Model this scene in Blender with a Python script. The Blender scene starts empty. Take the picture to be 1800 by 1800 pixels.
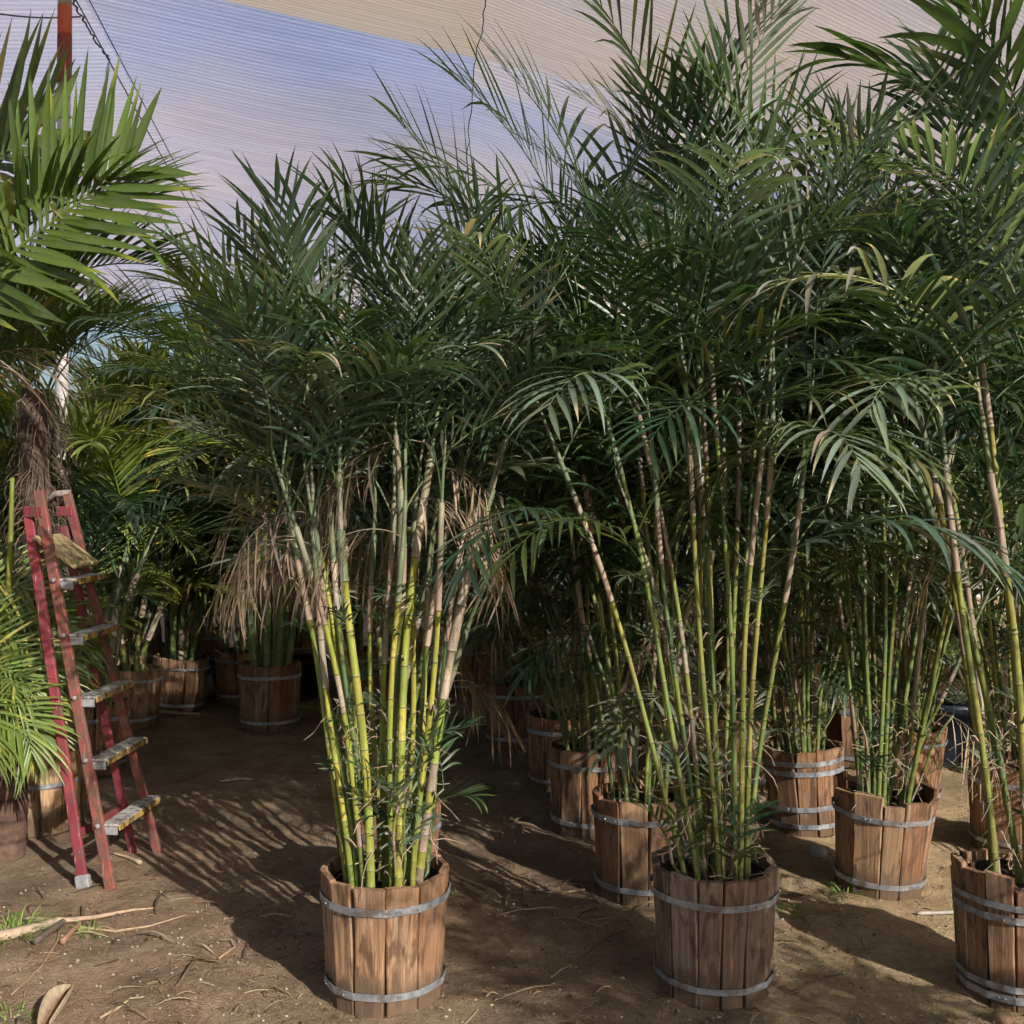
import bpy, math, random
import numpy as np
from mathutils import Vector, Matrix, noise as mnoise

R = math.radians
sc = bpy.context.scene
COL = sc.collection
# ------------------------------------------------------------------ camera, sky, sun, exposure
F = 1930.0            # focal length in pixels of the 1800 px photograph
HZ = 880.0            # horizon row
CH = 1.5              # eye height
cam_d = bpy.data.cameras.new('camera')
cam = bpy.data.objects.new('camera', cam_d)
COL.objects.link(cam)
cam.location = (0, 0, CH)
cam.rotation_euler = (R(90) - math.atan(20.0 / F), 0, 0)
cam_d.sensor_fit = 'HORIZONTAL'
cam_d.angle = 2 * math.atan(900.0 / F)
cam_d.clip_start = 0.05
cam_d.clip_end = 2000
sc.camera = cam

SUN_EL, SUN_AZ = R(29), math.atan2(0.6, -0.8)
to_sun = Vector((math.sin(SUN_AZ) * math.cos(SUN_EL), math.cos(SUN_AZ) * math.cos(SUN_EL), math.sin(SUN_EL)))
world = bpy.data.worlds.new('World')
sc.world = world
world.use_nodes = True
wt = world.node_tree
wt.nodes.clear()
wo = wt.nodes.new('ShaderNodeOutputWorld')
wb = wt.nodes.new('ShaderNodeBackground')
ws = wt.nodes.new('ShaderNodeTexSky')
ws.sky_type = 'NISHITA'
ws.sun_disc = False
ws.sun_elevation = SUN_EL
ws.sun_rotation = SUN_AZ
ws.air_density = 1.0
ws.dust_density = 2.0
wb.inputs['Strength'].default_value = 0.08
wt.links.new(ws.outputs[0], wb.inputs['Color'])
wt.links.new(wb.outputs[0], wo.inputs['Surface'])
sun_d = bpy.data.lights.new('sun', 'SUN')
sun_d.energy = 5.0
sun_d.angle = R(0.55)
sun_d.color = (1.0, 0.94, 0.85)
sun = bpy.data.objects.new('sun', sun_d)
COL.objects.link(sun)
sun.rotation_euler = (-to_sun).to_track_quat('-Z', 'Y').to_euler()
sun.location = to_sun * 30
sc.view_settings.view_transform = 'Standard'
sc.view_settings.look = 'None'
sc.view_settings.gamma = 1.0
sc.view_settings.use_curve_mapping = False
sc.view_settings.exposure = 0.18
sc.render.engine = 'CYCLES'
sc.cycles.max_bounces = 4
sc.cycles.diffuse_bounces = 2
sc.cycles.glossy_bounces = 1
sc.cycles.transmission_bounces = 3
sc.cycles.caustics_reflective = False
sc.cycles.caustics_refractive = False
sc.cycles.transparent_max_bounces = 2
sc.cycles.use_denoising = True
sc.cycles.use_adaptive_sampling = True
sc.cycles.adaptive_threshold = 0.08
sc.cycles.adaptive_min_samples = 12

# ------------------------------------------------------------------ helpers
def ray(px, py):
    return Vector(((px - 900) / F, 1.0, -(py - HZ) / F))
def at(px, py, d):
    return Vector((0, 0, CH)) + ray(px, py) * d
def gp(px, py):
    return at(px, py, CH * F / (py - HZ))

def mk_mesh(name, verts, faces, mat=None, smooth=True, cols=None, uvs=None):
    me = bpy.data.meshes.new(name)
    me.from_pydata([tuple(v) for v in verts], [], faces)
    if mat is not None:
        me.materials.append(mat)
    if smooth:
        me.polygons.foreach_set('use_smooth', [True] * len(me.polygons))
    if cols is not None:
        a = me.color_attributes.new('Col', 'FLOAT_COLOR', 'POINT')
        c = np.ones((len(verts), 4), dtype=np.float32)
        c[:, :3] = np.array(cols, dtype=np.float32)
        a.data.foreach_set('color', c.ravel())
    if uvs is not None:
        ul = me.uv_layers.new(name='UVMap')
        li = np.zeros(len(me.loops), dtype=np.int32)
        me.loops.foreach_get('vertex_index', li)
        ul.data.foreach_set('uv', np.array(uvs, dtype=np.float32)[li].ravel())
    me.update()
    return me

def link(name, me, parent=None, loc=(0, 0, 0), rot=(0, 0, 0), scale=(1, 1, 1), color=None):
    o = bpy.data.objects.new(name, me)
    COL.objects.link(o)
    o.location = loc
    o.rotation_euler = rot
    o.scale = scale
    if parent is not None:
        o.parent = parent
    if color is not None:
        o.color = (color[0], color[1], color[2], 1)
    return o

def tag(o, label, cat, group=None):
    o['label'] = label
    o['category'] = cat
    if group:
        o['group'] = group
    return o

def empty(name, loc, rz=0):
    o = bpy.data.objects.new(name, None)
    COL.objects.link(o)
    o.location = loc
    o.rotation_euler = (0, 0, rz)
    o.empty_display_size = 0.1
    return o

class MB:
    """collects shapes into one mesh"""
    def __init__(self):
        self.v, self.f, self.c = [], [], []
    def add(self, v, f, c=(1, 1, 1)):
        n = len(self.v)
        self.v += [Vector(x) for x in v]
        self.f += [tuple(i + n for i in q) for q in f]
        self.c += (list(c) if (len(c) == len(v) and not isinstance(c[0], (int, float))) else [tuple(c)] * len(v))
    def tube(self, pts, rads, n=6, c=(1, 1, 1), cap=True):
        pts = [Vector(p) for p in pts]
        if isinstance(rads, (int, float)):
            rads = [rads] * len(pts)
        v, f, cc = [], [], []
        ref = Vector((0.31, 0.87, 0.12))
        for i, p in enumerate(pts):
            t = (pts[min(i + 1, len(pts) - 1)] - pts[max(i - 1, 0)])
            if t.length < 1e-9:
                t = Vector((0, 0, 1))
            t.normalize()
            a = ref - t * ref.dot(t)
            if a.length < 1e-4:
                a = Vector((1, 0, 0)) - t * t.x
            a.normalize()
            b = t.cross(a)
            for k in range(n):
                an = 2 * math.pi * k / n
                v.append(p + (a * math.cos(an) + b * math.sin(an)) * rads[i])
                cc.append(c[i] if not isinstance(c[0], (int, float)) else c)
        for i in range(len(pts) - 1):
            for k in range(n):
                k2 = (k + 1) % n
                f.append((i * n + k, i * n + k2, (i + 1) * n + k2, (i + 1) * n + k))
        if cap:
            f.append(tuple(range(n - 1, -1, -1)))
            m = (len(pts) - 1) * n
            f.append(tuple(m + k for k in range(n)))
        self.add(v, f, cc)
    def box(self, M, sx, sy, sz, bev=0.0, c=(1, 1, 1)):
        """box centred on M's origin; with chamfered vertical edges when bev > 0"""
        if bev <= 0:
            v = [M @ Vector((x * sx / 2, y * sy / 2, z * sz / 2)) for x in (-1, 1) for y in (-1, 1) for z in (-1, 1)]
            f = [(0, 1, 3, 2), (4, 6, 7, 5), (0, 4, 5, 1), (2, 3, 7, 6), (0, 2, 6, 4), (1, 5, 7, 3)]
            self.add(v, f, c)
            return
        hx, hy, hz = sx / 2, sy / 2, sz / 2
        def ring(z, ins):
            a, b = hx - ins, hy - ins
            q = [(a - bev, -b), (a, -b + bev), (a, b - bev), (a - bev, b), (-a + bev, b), (-a, b - bev), (-a, -b + bev), (-a + bev, -b)]
            return [M @ Vector((x, y, z)) for x, y in q]
        rs = [ring(-hz, bev), ring(-hz + bev, 0), ring(hz - bev, 0), ring(hz, bev)]
        v = [p for r in rs for p in r]
        f = []
        for i in range(3):
            for k in range(8):
                f.append((i * 8 + k, i * 8 + (k + 1) % 8, (i + 1) * 8 + (k + 1) % 8, (i + 1) * 8 + k))
        f.append(tuple(range(7, -1, -1)))
        f.append(tuple(24 + k for k in range(8)))
        self.add(v, f, c)
    def mesh(self, name, mat, smooth=False, cols=True):
        return mk_mesh(name, self.v, self.f, mat, smooth, self.c if cols else None)

def frame(p0, p1, side):
    """matrix at the middle of p0-p1 with z along it and x towards side"""
    p0, p1 = Vector(p0), Vector(p1)
    z = (p1 - p0).normalized()
    x = Vector(side) - z * Vector(side).dot(z)
    x.normalize()
    y = z.cross(x)
    M = Matrix((x, y, z)).transposed().to_4x4()
    M.translation = (p0 + p1) / 2
    return M

# ------------------------------------------------------------------ materials
class NT:
    def __init__(self, name):
        self.m = bpy.data.materials.new(name)
        self.m.use_nodes = True
        self.t = self.m.node_tree
        self.t.nodes.clear()
        self.out = self.n('ShaderNodeOutputMaterial')
    def n(self, typ, **kw):
        nd = self.t.nodes.new(typ)
        for k, v in kw.items():
            setattr(nd, k, v)
        return nd
    def set(self, nd, **kw):
        for k, v in kw.items():
            nd.inputs[k.replace('_', ' ')].default_value = v
        return nd
    def l(self, a, b):
        self.t.links.new(a, b)
    def noise(self, vec, scale, detail=4, rough=0.55, dist=0.0):
        nd = self.n('ShaderNodeTexNoise')
        nd.inputs['Scale'].default_value = scale
        nd.inputs['Detail'].default_value = detail
        nd.inputs['Roughness'].default_value = rough
        nd.inputs['Distortion'].default_value = dist
        if vec is not None:
            self.l(vec, nd.inputs['Vector'])
        return nd.outputs['Fac']
    def ramp(self, fac, stops, interp='LINEAR'):
        nd = self.n('ShaderNodeValToRGB')
        cr = nd.color_ramp
        cr.interpolation = interp
        while len(cr.elements) < len(stops):
            cr.elements.new(0.5)
        for e, (p, c) in zip(cr.elements, stops):
            e.position = p
            e.color = (c, c, c, 1) if isinstance(c, (int, float)) else (c[0], c[1], c[2], 1)
        self.l(fac, nd.inputs['Fac'])
        return nd.outputs['Color']
    def mix(self, fac, a, b, mode='MIX'):
        nd = self.n('ShaderNodeMix', data_type='RGBA', blend_type=mode)
        for ix, val in ((0, fac), (6, a), (7, b)):
            sock = nd.inputs[ix]
            if hasattr(val, 'is_output'):
                self.l(val, sock)
            elif isinstance(val, (int, float)):
                sock.default_value = val if ix == 0 else (val, val, val, 1)
            else:
                sock.default_value = (val[0], val[1], val[2], 1)
        return nd.outputs[2]
    def mapping(self, vec, scale=(1, 1, 1), loc=None):
        nd = self.n('ShaderNodeMapping')
        nd.inputs['Scale'].default_value = scale
        self.l(vec, nd.inputs['Vector'])
        if loc is not None:
            self.l(loc, nd.inputs['Location'])
        return nd.outputs['Vector']
    def bump(self, h, strength=0.4, dist=0.01):
        nd = self.n('ShaderNodeBump')
        nd.inputs['Strength'].default_value = strength
        nd.inputs['Distance'].default_value = dist
        self.l(h, nd.inputs['Height'])
        return nd.outputs['Normal']
    def bsdf(self, color, rough=0.6, metal=0.0, normal=None, spec=0.4):
        nd = self.n('ShaderNodeBsdfPrincipled')
        for key, val in (('Base Color', color), ('Roughness', rough), ('Metallic', metal)):
            if hasattr(val, 'is_output'):
                self.l(val, nd.inputs[key])
            else:
                nd.inputs[key].default_value = val if isinstance(val, (int, float)) else (val[0], val[1], val[2], 1)
        nd.inputs['Specular IOR Level'].default_value = spec
        if normal is not None:
            self.l(normal, nd.inputs['Normal'])
        return nd.outputs[0]
    def done(self, sh):
        self.l(sh, self.out.inputs['Surface'])
        return self.m
    def rnd_vec(self, k=37.0):
        oi = self.n('ShaderNodeObjectInfo')
        cx = self.n('ShaderNodeCombineXYZ')
        for i, q in enumerate((1.0, 1.7, 0.6)):
            mt = self.n('ShaderNodeMath', operation='MULTIPLY')
            mt.inputs[1].default_value = k * q
            self.l(oi.outputs['Random'], mt.inputs[0])
            self.l(mt.outputs[0], cx.inputs[i])
        return oi, cx.outputs[0]

def mat_leaf():
    t = NT('palm_leaf')
    at_ = t.n('ShaderNodeAttribute', attribute_name='Col')
    oi = t.n('ShaderNodeObjectInfo')
    tc = t.n('ShaderNodeTexCoord')
    base = t.mix(1.0, at_.outputs['Color'], oi.outputs['Color'], 'MULTIPLY')
    nz = t.noise(tc.outputs['Object'], 9.0, 3)
    dust = t.ramp(nz, [(0.42, 0.0), (0.78, 0.38)])
    base2 = t.mix(dust, base, (0.20, 0.215, 0.165))
    sh = t.bsdf(base2, 0.37, 0, None, 0.5)
    tr = t.n('ShaderNodeBsdfTranslucent')
    tcol = t.mix(1.0, base2, (1.15, 1.35, 0.55), 'MULTIPLY')
    t.l(tcol, tr.inputs['Color'])
    mx = t.n('ShaderNodeMixShader')
    mx.inputs[0].default_value = 0.33
    t.l(sh, mx.inputs[1])
    t.l(tr.outputs[0], mx.inputs[2])
    return t.done(mx.outputs[0])

def mat_cane():
    t = NT('cane_skin')
    at_ = t.n('ShaderNodeAttribute', attribute_name='Col')
    tc = t.n('ShaderNodeTexCoord')
    mp = t.mapping(tc.outputs['Object'], (90, 90, 5))
    nz = t.noise(mp, 1.0, 4)
    c = t.mix(1.0, at_.outputs['Color'], t.ramp(nz, [(0.25, 0.62), (0.7, 1.12)]), 'MULTIPLY')
    lg = t.noise(t.mapping(tc.outputs['Object'], (22, 22, 4)), 1.0, 3, 0.6)
    c = t.mix(t.ramp(lg, [(0.42, 0.0), (0.66, 0.75)]), c, t.mix(1.0, c, (0.52, 0.72, 0.8), 'MULTIPLY'))
    bl = t.noise(tc.outputs['Object'], 34.0, 4, 0.65)
    c = t.mix(t.ramp(bl, [(0.55, 0.0), (0.70, 0.75)]), c, (0.22, 0.15, 0.085))
    sp = t.noise(tc.outputs['Object'], 160.0, 2, 0.5)
    c = t.mix(t.ramp(sp, [(0.64, 0.0), (0.72, 0.6)]), c, (0.10, 0.07, 0.04))
    return t.done(t.bsdf(c, 0.5, 0, t.bump(nz, 0.25, 0.002), 0.35))

def mat_wood(name, tones, grey, dark, greyness):
    t = NT(name)
    oi, off = t.rnd_vec()
    tc = t.n('ShaderNodeTexCoord')
    add = t.n('ShaderNodeVectorMath', operation='ADD')
    t.l(tc.outputs['Object'], add.inputs[0])
    t.l(off, add.inputs[1])
    v = add.outputs[0]
    grain = t.noise(t.mapping(v, (75, 75, 2.6)), 1.0, 5, 0.6, 0.6)
    fine = t.noise(t.mapping(v, (330, 330, 8)), 1.0, 3)
    blot = t.noise(t.mapping(v, (9, 9, 4)), 1.0, 4, 0.62, 0.8)
    base = t.ramp(oi.outputs['Random'], [(i / max(1, len(tones) - 1), c) for i, c in enumerate(tones)])
    c = t.mix(1.0, base, t.ramp(grain, [(0.28, 0.5), (0.62, 1.18)]), 'MULTIPLY')
    c = t.mix(t.ramp(blot, [(0.52 - greyness * 0.2, 0.0), (0.72, 0.75)]), c, t.mix(grain, dark, grey))
    stain = t.noise(t.mapping(v, (16, 16, 5)), 1.3, 3, 0.6, 1.0)
    c = t.mix(t.ramp(stain, [(0.50, 0.0), (0.64, 0.85)]), c, dark)
    pale = t.noise(t.mapping(v, (40, 40, 3.5)), 1.0, 4, 0.7, 0.6)
    c = t.mix(t.ramp(pale, [(0.60, 0.0), (0.72, 0.5)]), c, (0.50, 0.42, 0.34))
    sz = t.n('ShaderNodeSeparateXYZ')
    t.l(tc.outputs['Object'], sz.inputs[0])
    zj = t.n('ShaderNodeMath', operation='MULTIPLY_ADD')
    zj.inputs[1].default_value = -0.16
    t.l(stain, zj.inputs[0])
    t.l(sz.outputs[2], zj.inputs[2])
    c = t.mix(t.ramp(zj.outputs[0], [(0.0, 0.8), (0.06, 0.0)]), c, (0.13, 0.09, 0.06))
    c = t.mix(t.ramp(fine, [(0.3, 0.35), (0.55, 0.0)]), c, (0.06, 0.04, 0.028))
    hh = t.n('ShaderNodeMath', operation='ADD')
    t.l(grain, hh.inputs[0])
    t.l(fine, hh.inputs[1])
    return t.done(t.bsdf(c, 0.78, 0, t.bump(hh.outputs[0], 0.55, 0.003), 0.2))

def mat_metal():
    t = NT('galvanised_strap')
    tc = t.n('ShaderNodeTexCoord')
    nz = t.noise(tc.outputs['Object'], 35, 4)
    c = t.ramp(nz, [(0.3, (0.22, 0.24, 0.27)), (0.62, (0.44, 0.46, 0.50))])
    c = t.mix(t.ramp(t.noise(tc.outputs['Object'], 13, 5, 0.65), [(0.54, 0), (0.66, 0.75)]), c, (0.21, 0.15, 0.11))
    return t.done(t.bsdf(c, t.ramp(nz, [(0.3, 0.35), (0.7, 0.6)]), 0.55, None, 0.4))

def mat_ground():
    t = NT('bare_soil')
    tc = t.n('ShaderNodeTexCoord')
    p = tc.outputs['Object']
    big = t.noise(p, 0.55, 4, 0.6)
    mid = t.noise(p, 4.2, 5, 0.62, 0.4)
    fin = t.noise(p, 38, 5, 0.7)
    grit = t.noise(p, 170, 2, 0.6)
    c = t.ramp(mid, [(0.25, (0.19, 0.128, 0.085)), (0.5, (0.31, 0.215, 0.142)), (0.72, (0.42, 0.31, 0.205))])
    sx = t.n('ShaderNodeSeparateXYZ')
    t.l(p, sx.inputs[0])
    mr = t.n('ShaderNodeMapRange')
    mr.inputs['From Min'].default_value = 0.2
    mr.inputs['From Max'].default_value = 1.6
    t.l(sx.outputs[0], mr.inputs['Value'])
    sandy = t.n('ShaderNodeMath', operation='MULTIPLY')
    t.l(mr.outputs[0], sandy.inputs[0])
    t.l(t.ramp(mid, [(0.3, 0.4), (0.6, 0.95)]), sandy.inputs[1])
    c = t.mix(sandy.outputs[0], c, (0.60, 0.44, 0.26))
    c = t.mix(t.ramp(big, [(0.50, 0.0), (0.68, 0.5)]), c, (0.145, 0.125, 0.08))
    c = t.mix(1.0, c, t.ramp(fin, [(0.25, 0.68), (0.65, 1.22)]), 'MULTIPLY')
    c = t.mix(t.ramp(grit, [(0.66, 0.0), (0.75, 0.5)]), c, (0.48, 0.40, 0.29))
    c = t.mix(t.ramp(grit, [(0.26, 0.5), (0.36, 0.0)]), c, (0.05, 0.034, 0.022))
    h = t.mix(0.4, mid, fin)
    h2 = t.mix(0.3, h, grit)
    return t.done(t.bsdf(c, 0.95, 0, t.bump(h2, 1.0, 0.05), 0.15))

def mat_cloth():
    t = NT('shade_cloth')
    oi = t.n('ShaderNodeObjectInfo')
    uv = t.n('ShaderNodeUVMap')
    tc = t.n('ShaderNodeTexCoord')
    sx = t.n('ShaderNodeSeparateXYZ')
    t.l(uv.outputs[0], sx.inputs[0])
    def stripes(period, off=0.0):
        m = t.n('ShaderNodeMath', operation='MULTIPLY_ADD')
        m.inputs[1].default_value = 2 * math.pi / period
        m.inputs[2].default_value = off
        t.l(sx.outputs[1], m.inputs[0])
        s = t.n('ShaderNodeMath', operation='SINE')
        t.l(m.outputs[0], s.inputs[0])
        a = t.n('ShaderNodeMath', operation='MULTIPLY_ADD')
        a.inputs[1].default_value = 0.5
        a.inputs[2].default_value = 0.5
        t.l(s.outputs[0], a.inputs[0])
        return a.outputs[0]
    st = stripes(0.042)
    str_ = t.noise(t.mapping(uv.outputs[0], (0.6, 26, 1)), 1.0, 3, 0.7)
    c = t.mix(1.0, oi.outputs['Color'], t.ramp(st, [(0.0, 0.86), (0.4, 1.0), (1.0, 1.04)]), 'MULTIPLY')
    c = t.mix(1.0, c, t.ramp(str_, [(0.3, 0.86), (0.7, 1.12)]), 'MULTIPLY')
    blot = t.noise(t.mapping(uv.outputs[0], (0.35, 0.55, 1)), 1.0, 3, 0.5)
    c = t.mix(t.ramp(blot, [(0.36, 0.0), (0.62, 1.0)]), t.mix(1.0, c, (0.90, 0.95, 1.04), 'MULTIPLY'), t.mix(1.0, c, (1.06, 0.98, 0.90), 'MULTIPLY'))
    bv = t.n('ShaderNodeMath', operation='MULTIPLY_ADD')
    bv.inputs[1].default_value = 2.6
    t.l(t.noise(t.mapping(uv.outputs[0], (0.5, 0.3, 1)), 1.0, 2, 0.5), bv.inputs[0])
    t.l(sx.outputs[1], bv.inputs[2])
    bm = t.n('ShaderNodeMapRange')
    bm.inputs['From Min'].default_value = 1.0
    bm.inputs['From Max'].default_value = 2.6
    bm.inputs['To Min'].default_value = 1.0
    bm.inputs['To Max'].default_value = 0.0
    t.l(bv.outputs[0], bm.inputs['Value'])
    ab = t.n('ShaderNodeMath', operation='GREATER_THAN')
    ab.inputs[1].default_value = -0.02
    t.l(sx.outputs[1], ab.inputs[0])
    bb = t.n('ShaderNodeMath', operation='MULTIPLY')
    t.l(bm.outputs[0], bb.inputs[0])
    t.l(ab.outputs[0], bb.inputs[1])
    c = t.mix(bb.outputs[0], c, t.mix(1.0, c, (0.74, 0.87, 1.08), 'MULTIPLY'))  # bluish sky light near the crease, painted into the cloth colour
    speck = t.noise(uv.outputs[0], 22, 2, 0.5)
    c = t.mix(t.ramp(speck, [(0.74, 0.0), (0.79, 0.65)]), c, (0.16, 0.13, 0.13))
    nb = t.bump(st, 0.15, 0.006)
    d = t.n('ShaderNodeBsdfDiffuse')
    t.l(c, d.inputs['Color'])
    t.l(nb, d.inputs['Normal'])
    tr = t.n('ShaderNodeBsdfTranslucent')
    t.l(c, tr.inputs['Color'])
    t.l(nb, tr.inputs['Normal'])
    m1 = t.n('ShaderNodeMixShader')
    m1.inputs[0].default_value = 0.80
    t.l(d.outputs[0], m1.inputs[1])
    t.l(tr.outputs[0], m1.inputs[2])
    return t.done(m1.outputs[0])

def mat_paint(name, col, col2, chip, amount, rough=0.5):
    t = NT(name)
    oi, off = t.rnd_vec(11)
    tc = t.n('ShaderNodeTexCoord')
    add = t.n('ShaderNodeVectorMath', operation='ADD')
    t.l(tc.outputs['Object'], add.inputs[0])
    t.l(off, add.inputs[1])
    v = add.outputs[0]
    a = t.noise(v, 7, 4, 0.6)
    b = t.noise(t.mapping(v, (40, 40, 22)), 1.0, 5, 0.7)
    s = t.noise(t.mapping(v, (120, 120, 9)), 1.0, 2, 0.6)
    c = t.mix(t.ramp(a, [(0.35, 0.0), (0.65, 1.0)]), col, col2)
    c = t.mix(t.ramp(b, [(0.62 - amount, 0.0), (0.66 - amount, 0.9)]), c, chip)
    c = t.mix(t.ramp(s, [(0.66, 0.0), (0.72, 0.55)]), c, (0.55, 0.47, 0.42))
    return t.done(t.bsdf(c, rough, 0, t.bump(b, 0.3, 0.003), 0.35))

def mat_simple(name, col, rough=0.7, nscale=20, var=0.35, spec=0.3, attr=False):
    t = NT(name)
    tc = t.n('ShaderNodeTexCoord')
    nz = t.noise(tc.outputs['Object'], nscale, 4, 0.6)
    if attr:
        base = t.n('ShaderNodeAttribute', attribute_name='Col').outputs['Color']
    else:
        base = col
    c = t.mix(1.0, base, t.ramp(nz, [(0.25, 1 - var), (0.7, 1 + var)]), 'MULTIPLY')
    return t.done(t.bsdf(c, rough, 0, t.bump(nz, 0.3, 0.004), spec))

M_leaf = mat_leaf()
M_cane = mat_cane()
M_wood = mat_wood('tub_wood', [(0.45, 0.25, 0.13), (0.24, 0.115, 0.06), (0.38, 0.22, 0.125), (0.50, 0.31, 0.18), (0.20, 0.09, 0.05), (0.42, 0.24, 0.12), (0.30, 0.20, 0.14)],
                  (0.36, 0.27, 0.20), (0.11, 0.06, 0.036), 0.3)
M_wood_grey = mat_wood('weathered_tub_wood', [(0.30, 0.20, 0.145), (0.20, 0.115, 0.08), (0.37, 0.28, 0.23), (0.29, 0.165, 0.10), (0.22, 0.13, 0.095), (0.34, 0.22, 0.15)],
                       (0.36, 0.305, 0.27), (0.10, 0.065, 0.048), 0.6)
M_plank = mat_wood('pale_plank_wood', [(0.50, 0.32, 0.18), (0.56, 0.38, 0.22), (0.44, 0.26, 0.14)], (0.5, 0.42, 0.3), (0.2, 0.12, 0.07), 0.1)
M_metal = mat_metal()
M_ground = mat_ground()
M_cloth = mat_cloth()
M_soil = mat_simple('potting_soil', (0.07, 0.045, 0.03), 0.95, 45, 0.5, 0.1)
M_inner = mat_simple('tub_inside', (0.05, 0.035, 0.026), 0.95, 30, 0.4, 0.1)
M_dry = mat_simple('dry_litter', None, 0.85, 40, 0.3, 0.2, attr=True)
M_red = mat_paint('crimson_paint', (0.31, 0.050, 0.068), (0.19, 0.035, 0.045), (0.14, 0.075, 0.06), 0.09, 0.65)
M_rust = mat_paint('chipped_red_paint', (0.33, 0.105, 0.075), (0.20, 0.05, 0.05), (0.15, 0.085, 0.065), 0.15, 0.75)
M_step = mat_paint('worn_step_paint', (0.42, 0.40, 0.36), (0.30, 0.29, 0.28), (0.09, 0.085, 0.08), 0.09, 0.8)
M_yellow = mat_paint('worn_yellow_paint', (0.50, 0.32, 0.06), (0.42, 0.26, 0.08), (0.08, 0.065, 0.05), 0.13, 0.8)
M_board = mat_wood('platform_board', [(0.52, 0.42, 0.20), (0.55, 0.45, 0.24)], (0.48, 0.42, 0.3), (0.17, 0.11, 0.07), 0.2)
M_alu = mat_simple('dull_aluminium', (0.28, 0.28, 0.29), 0.45, 50, 0.25, 0.5)
M_black = mat_simple('black_plastic', (0.02, 0.021, 0.023), 0.45, 12, 0.3, 0.5)
M_stone = mat_simple('pale_stone', (0.42, 0.40, 0.37), 0.9, 14, 0.3, 0.2)
M_grass = mat_simple('grass_blade', None, 0.55, 10, 0.2, 0.3, attr=True)
M_trunk = mat_simple('palm_trunk_bark', None, 0.9, 30, 0.45, 0.15, attr=True)
M_fibre = mat_simple('palm_fibre', None, 0.9, 40, 0.4, 0.1, attr=True)
M_pole = mat_paint('pole_orange_paint', (0.50, 0.10, 0.045), (0.55, 0.13, 0.06), (0.5, 0.42, 0.38), -0.06)
M_pole2 = mat_paint('pole_dark_red_paint', (0.24, 0.045, 0.035), (0.28, 0.06, 0.045), (0.12, 0.04, 0.03), 0.0)
M_pole3 = mat_paint('pole_white_paint', (0.55, 0.52, 0.50), (0.48, 0.46, 0.45), (0.30, 0.12, 0.08), -0.02)
M_rope = mat_simple('grey_cord', (0.16, 0.17, 0.26), 0.8, 30, 0.3, 0.1)
M_wall = mat_simple('pale_block_wall', (0.52, 0.49, 0.45), 0.9, 3, 0.15, 0.1)

# ------------------------------------------------------------------ ground
def ground_h(x, y):
    v = Vector((x, y, 0))
    h = 0.020 * mnoise.noise(v * 0.9) + 0.016 * mnoise.noise(v * 2.7 + Vector((7, 3, 1))) + 0.010 * mnoise.noise(v * 8.5)
    h += 0.010 * (0.5 - abs(mnoise.noise(Vector((x * 2.2 + y * 1.4, y * 5.2 - x * 2.0, 5))))) + 0.005 * abs(mnoise.noise(v * 17.0 + Vector((1, 9, 4))))
    return h

def axis(lo, hi, step, far, grow=1.35):
    a = list(np.arange(lo, hi + 1e-6, step))
    s, x, up = step, a[-1], []
    while x < far:
        s *= grow
        x += s
        up.append(x)
    s, x, dn = step, a[0], []
    while x > -far:
        s *= grow
        x -= s
        dn.append(x)
    return dn[::-1] + a + up

gx = axis(-3.0, 3.0, 0.03, 400)
gy = axis(2.6, 7.0, 0.03, 600)
gv, gf = [], []
for yy in gy:
    for xx in gx:
        near = abs(xx) < 14 and -10 < yy < 24
        gv.append((xx, yy, ground_h(xx, yy) if near else 0.0))
nx = len(gx)
for j in range(len(gy) - 1):
    for i in range(nx - 1):
        gf.append((j * nx + i, j * nx + i + 1, (j + 1) * nx + i + 1, (j + 1) * nx + i))
g = link('ground', mk_mesh('ground', gv, gf, M_ground))
g['kind'] = 'structure'

# ------------------------------------------------------------------ shade cloth canopy
E1 = Vector((0.866, 0.5, 0))
E2 = Vector((-0.5, 0.866, -0.22))
P1 = Vector((-2.07, 7.7, 5.0))
def on_back(px, py):
    """(a, b) of the sloping back cloth along the sight line of a pixel"""
    r = ray(px, py)
    A = np.array([[E1.x, E2.x, -r.x], [E1.y, E2.y, -r.y], [E1.z, E2.z, -r.z]])
    rhs = np.array([-P1.x, -P1.y, CH - P1.z])
    s = np.linalg.solve(A, rhs)
    return s[0], s[1]
def bp(a, b):
    return P1 + E1 * a + E2 * b
BMAX = 5.2
def seam_line(pxa, pxb):
    a0, b0 = on_back(*pxa)
    a1, b1 = on_back(*pxb)
    f = lambda b: a0 + (a1 - a0) * (b - b0) / (b1 - b0)
    return f(0.0), f(BMAX)
s1t, s1b = seam_line((150, 0), (310, 290))
s2t, s2b = seam_line((833, 120), (815, 330))

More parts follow.
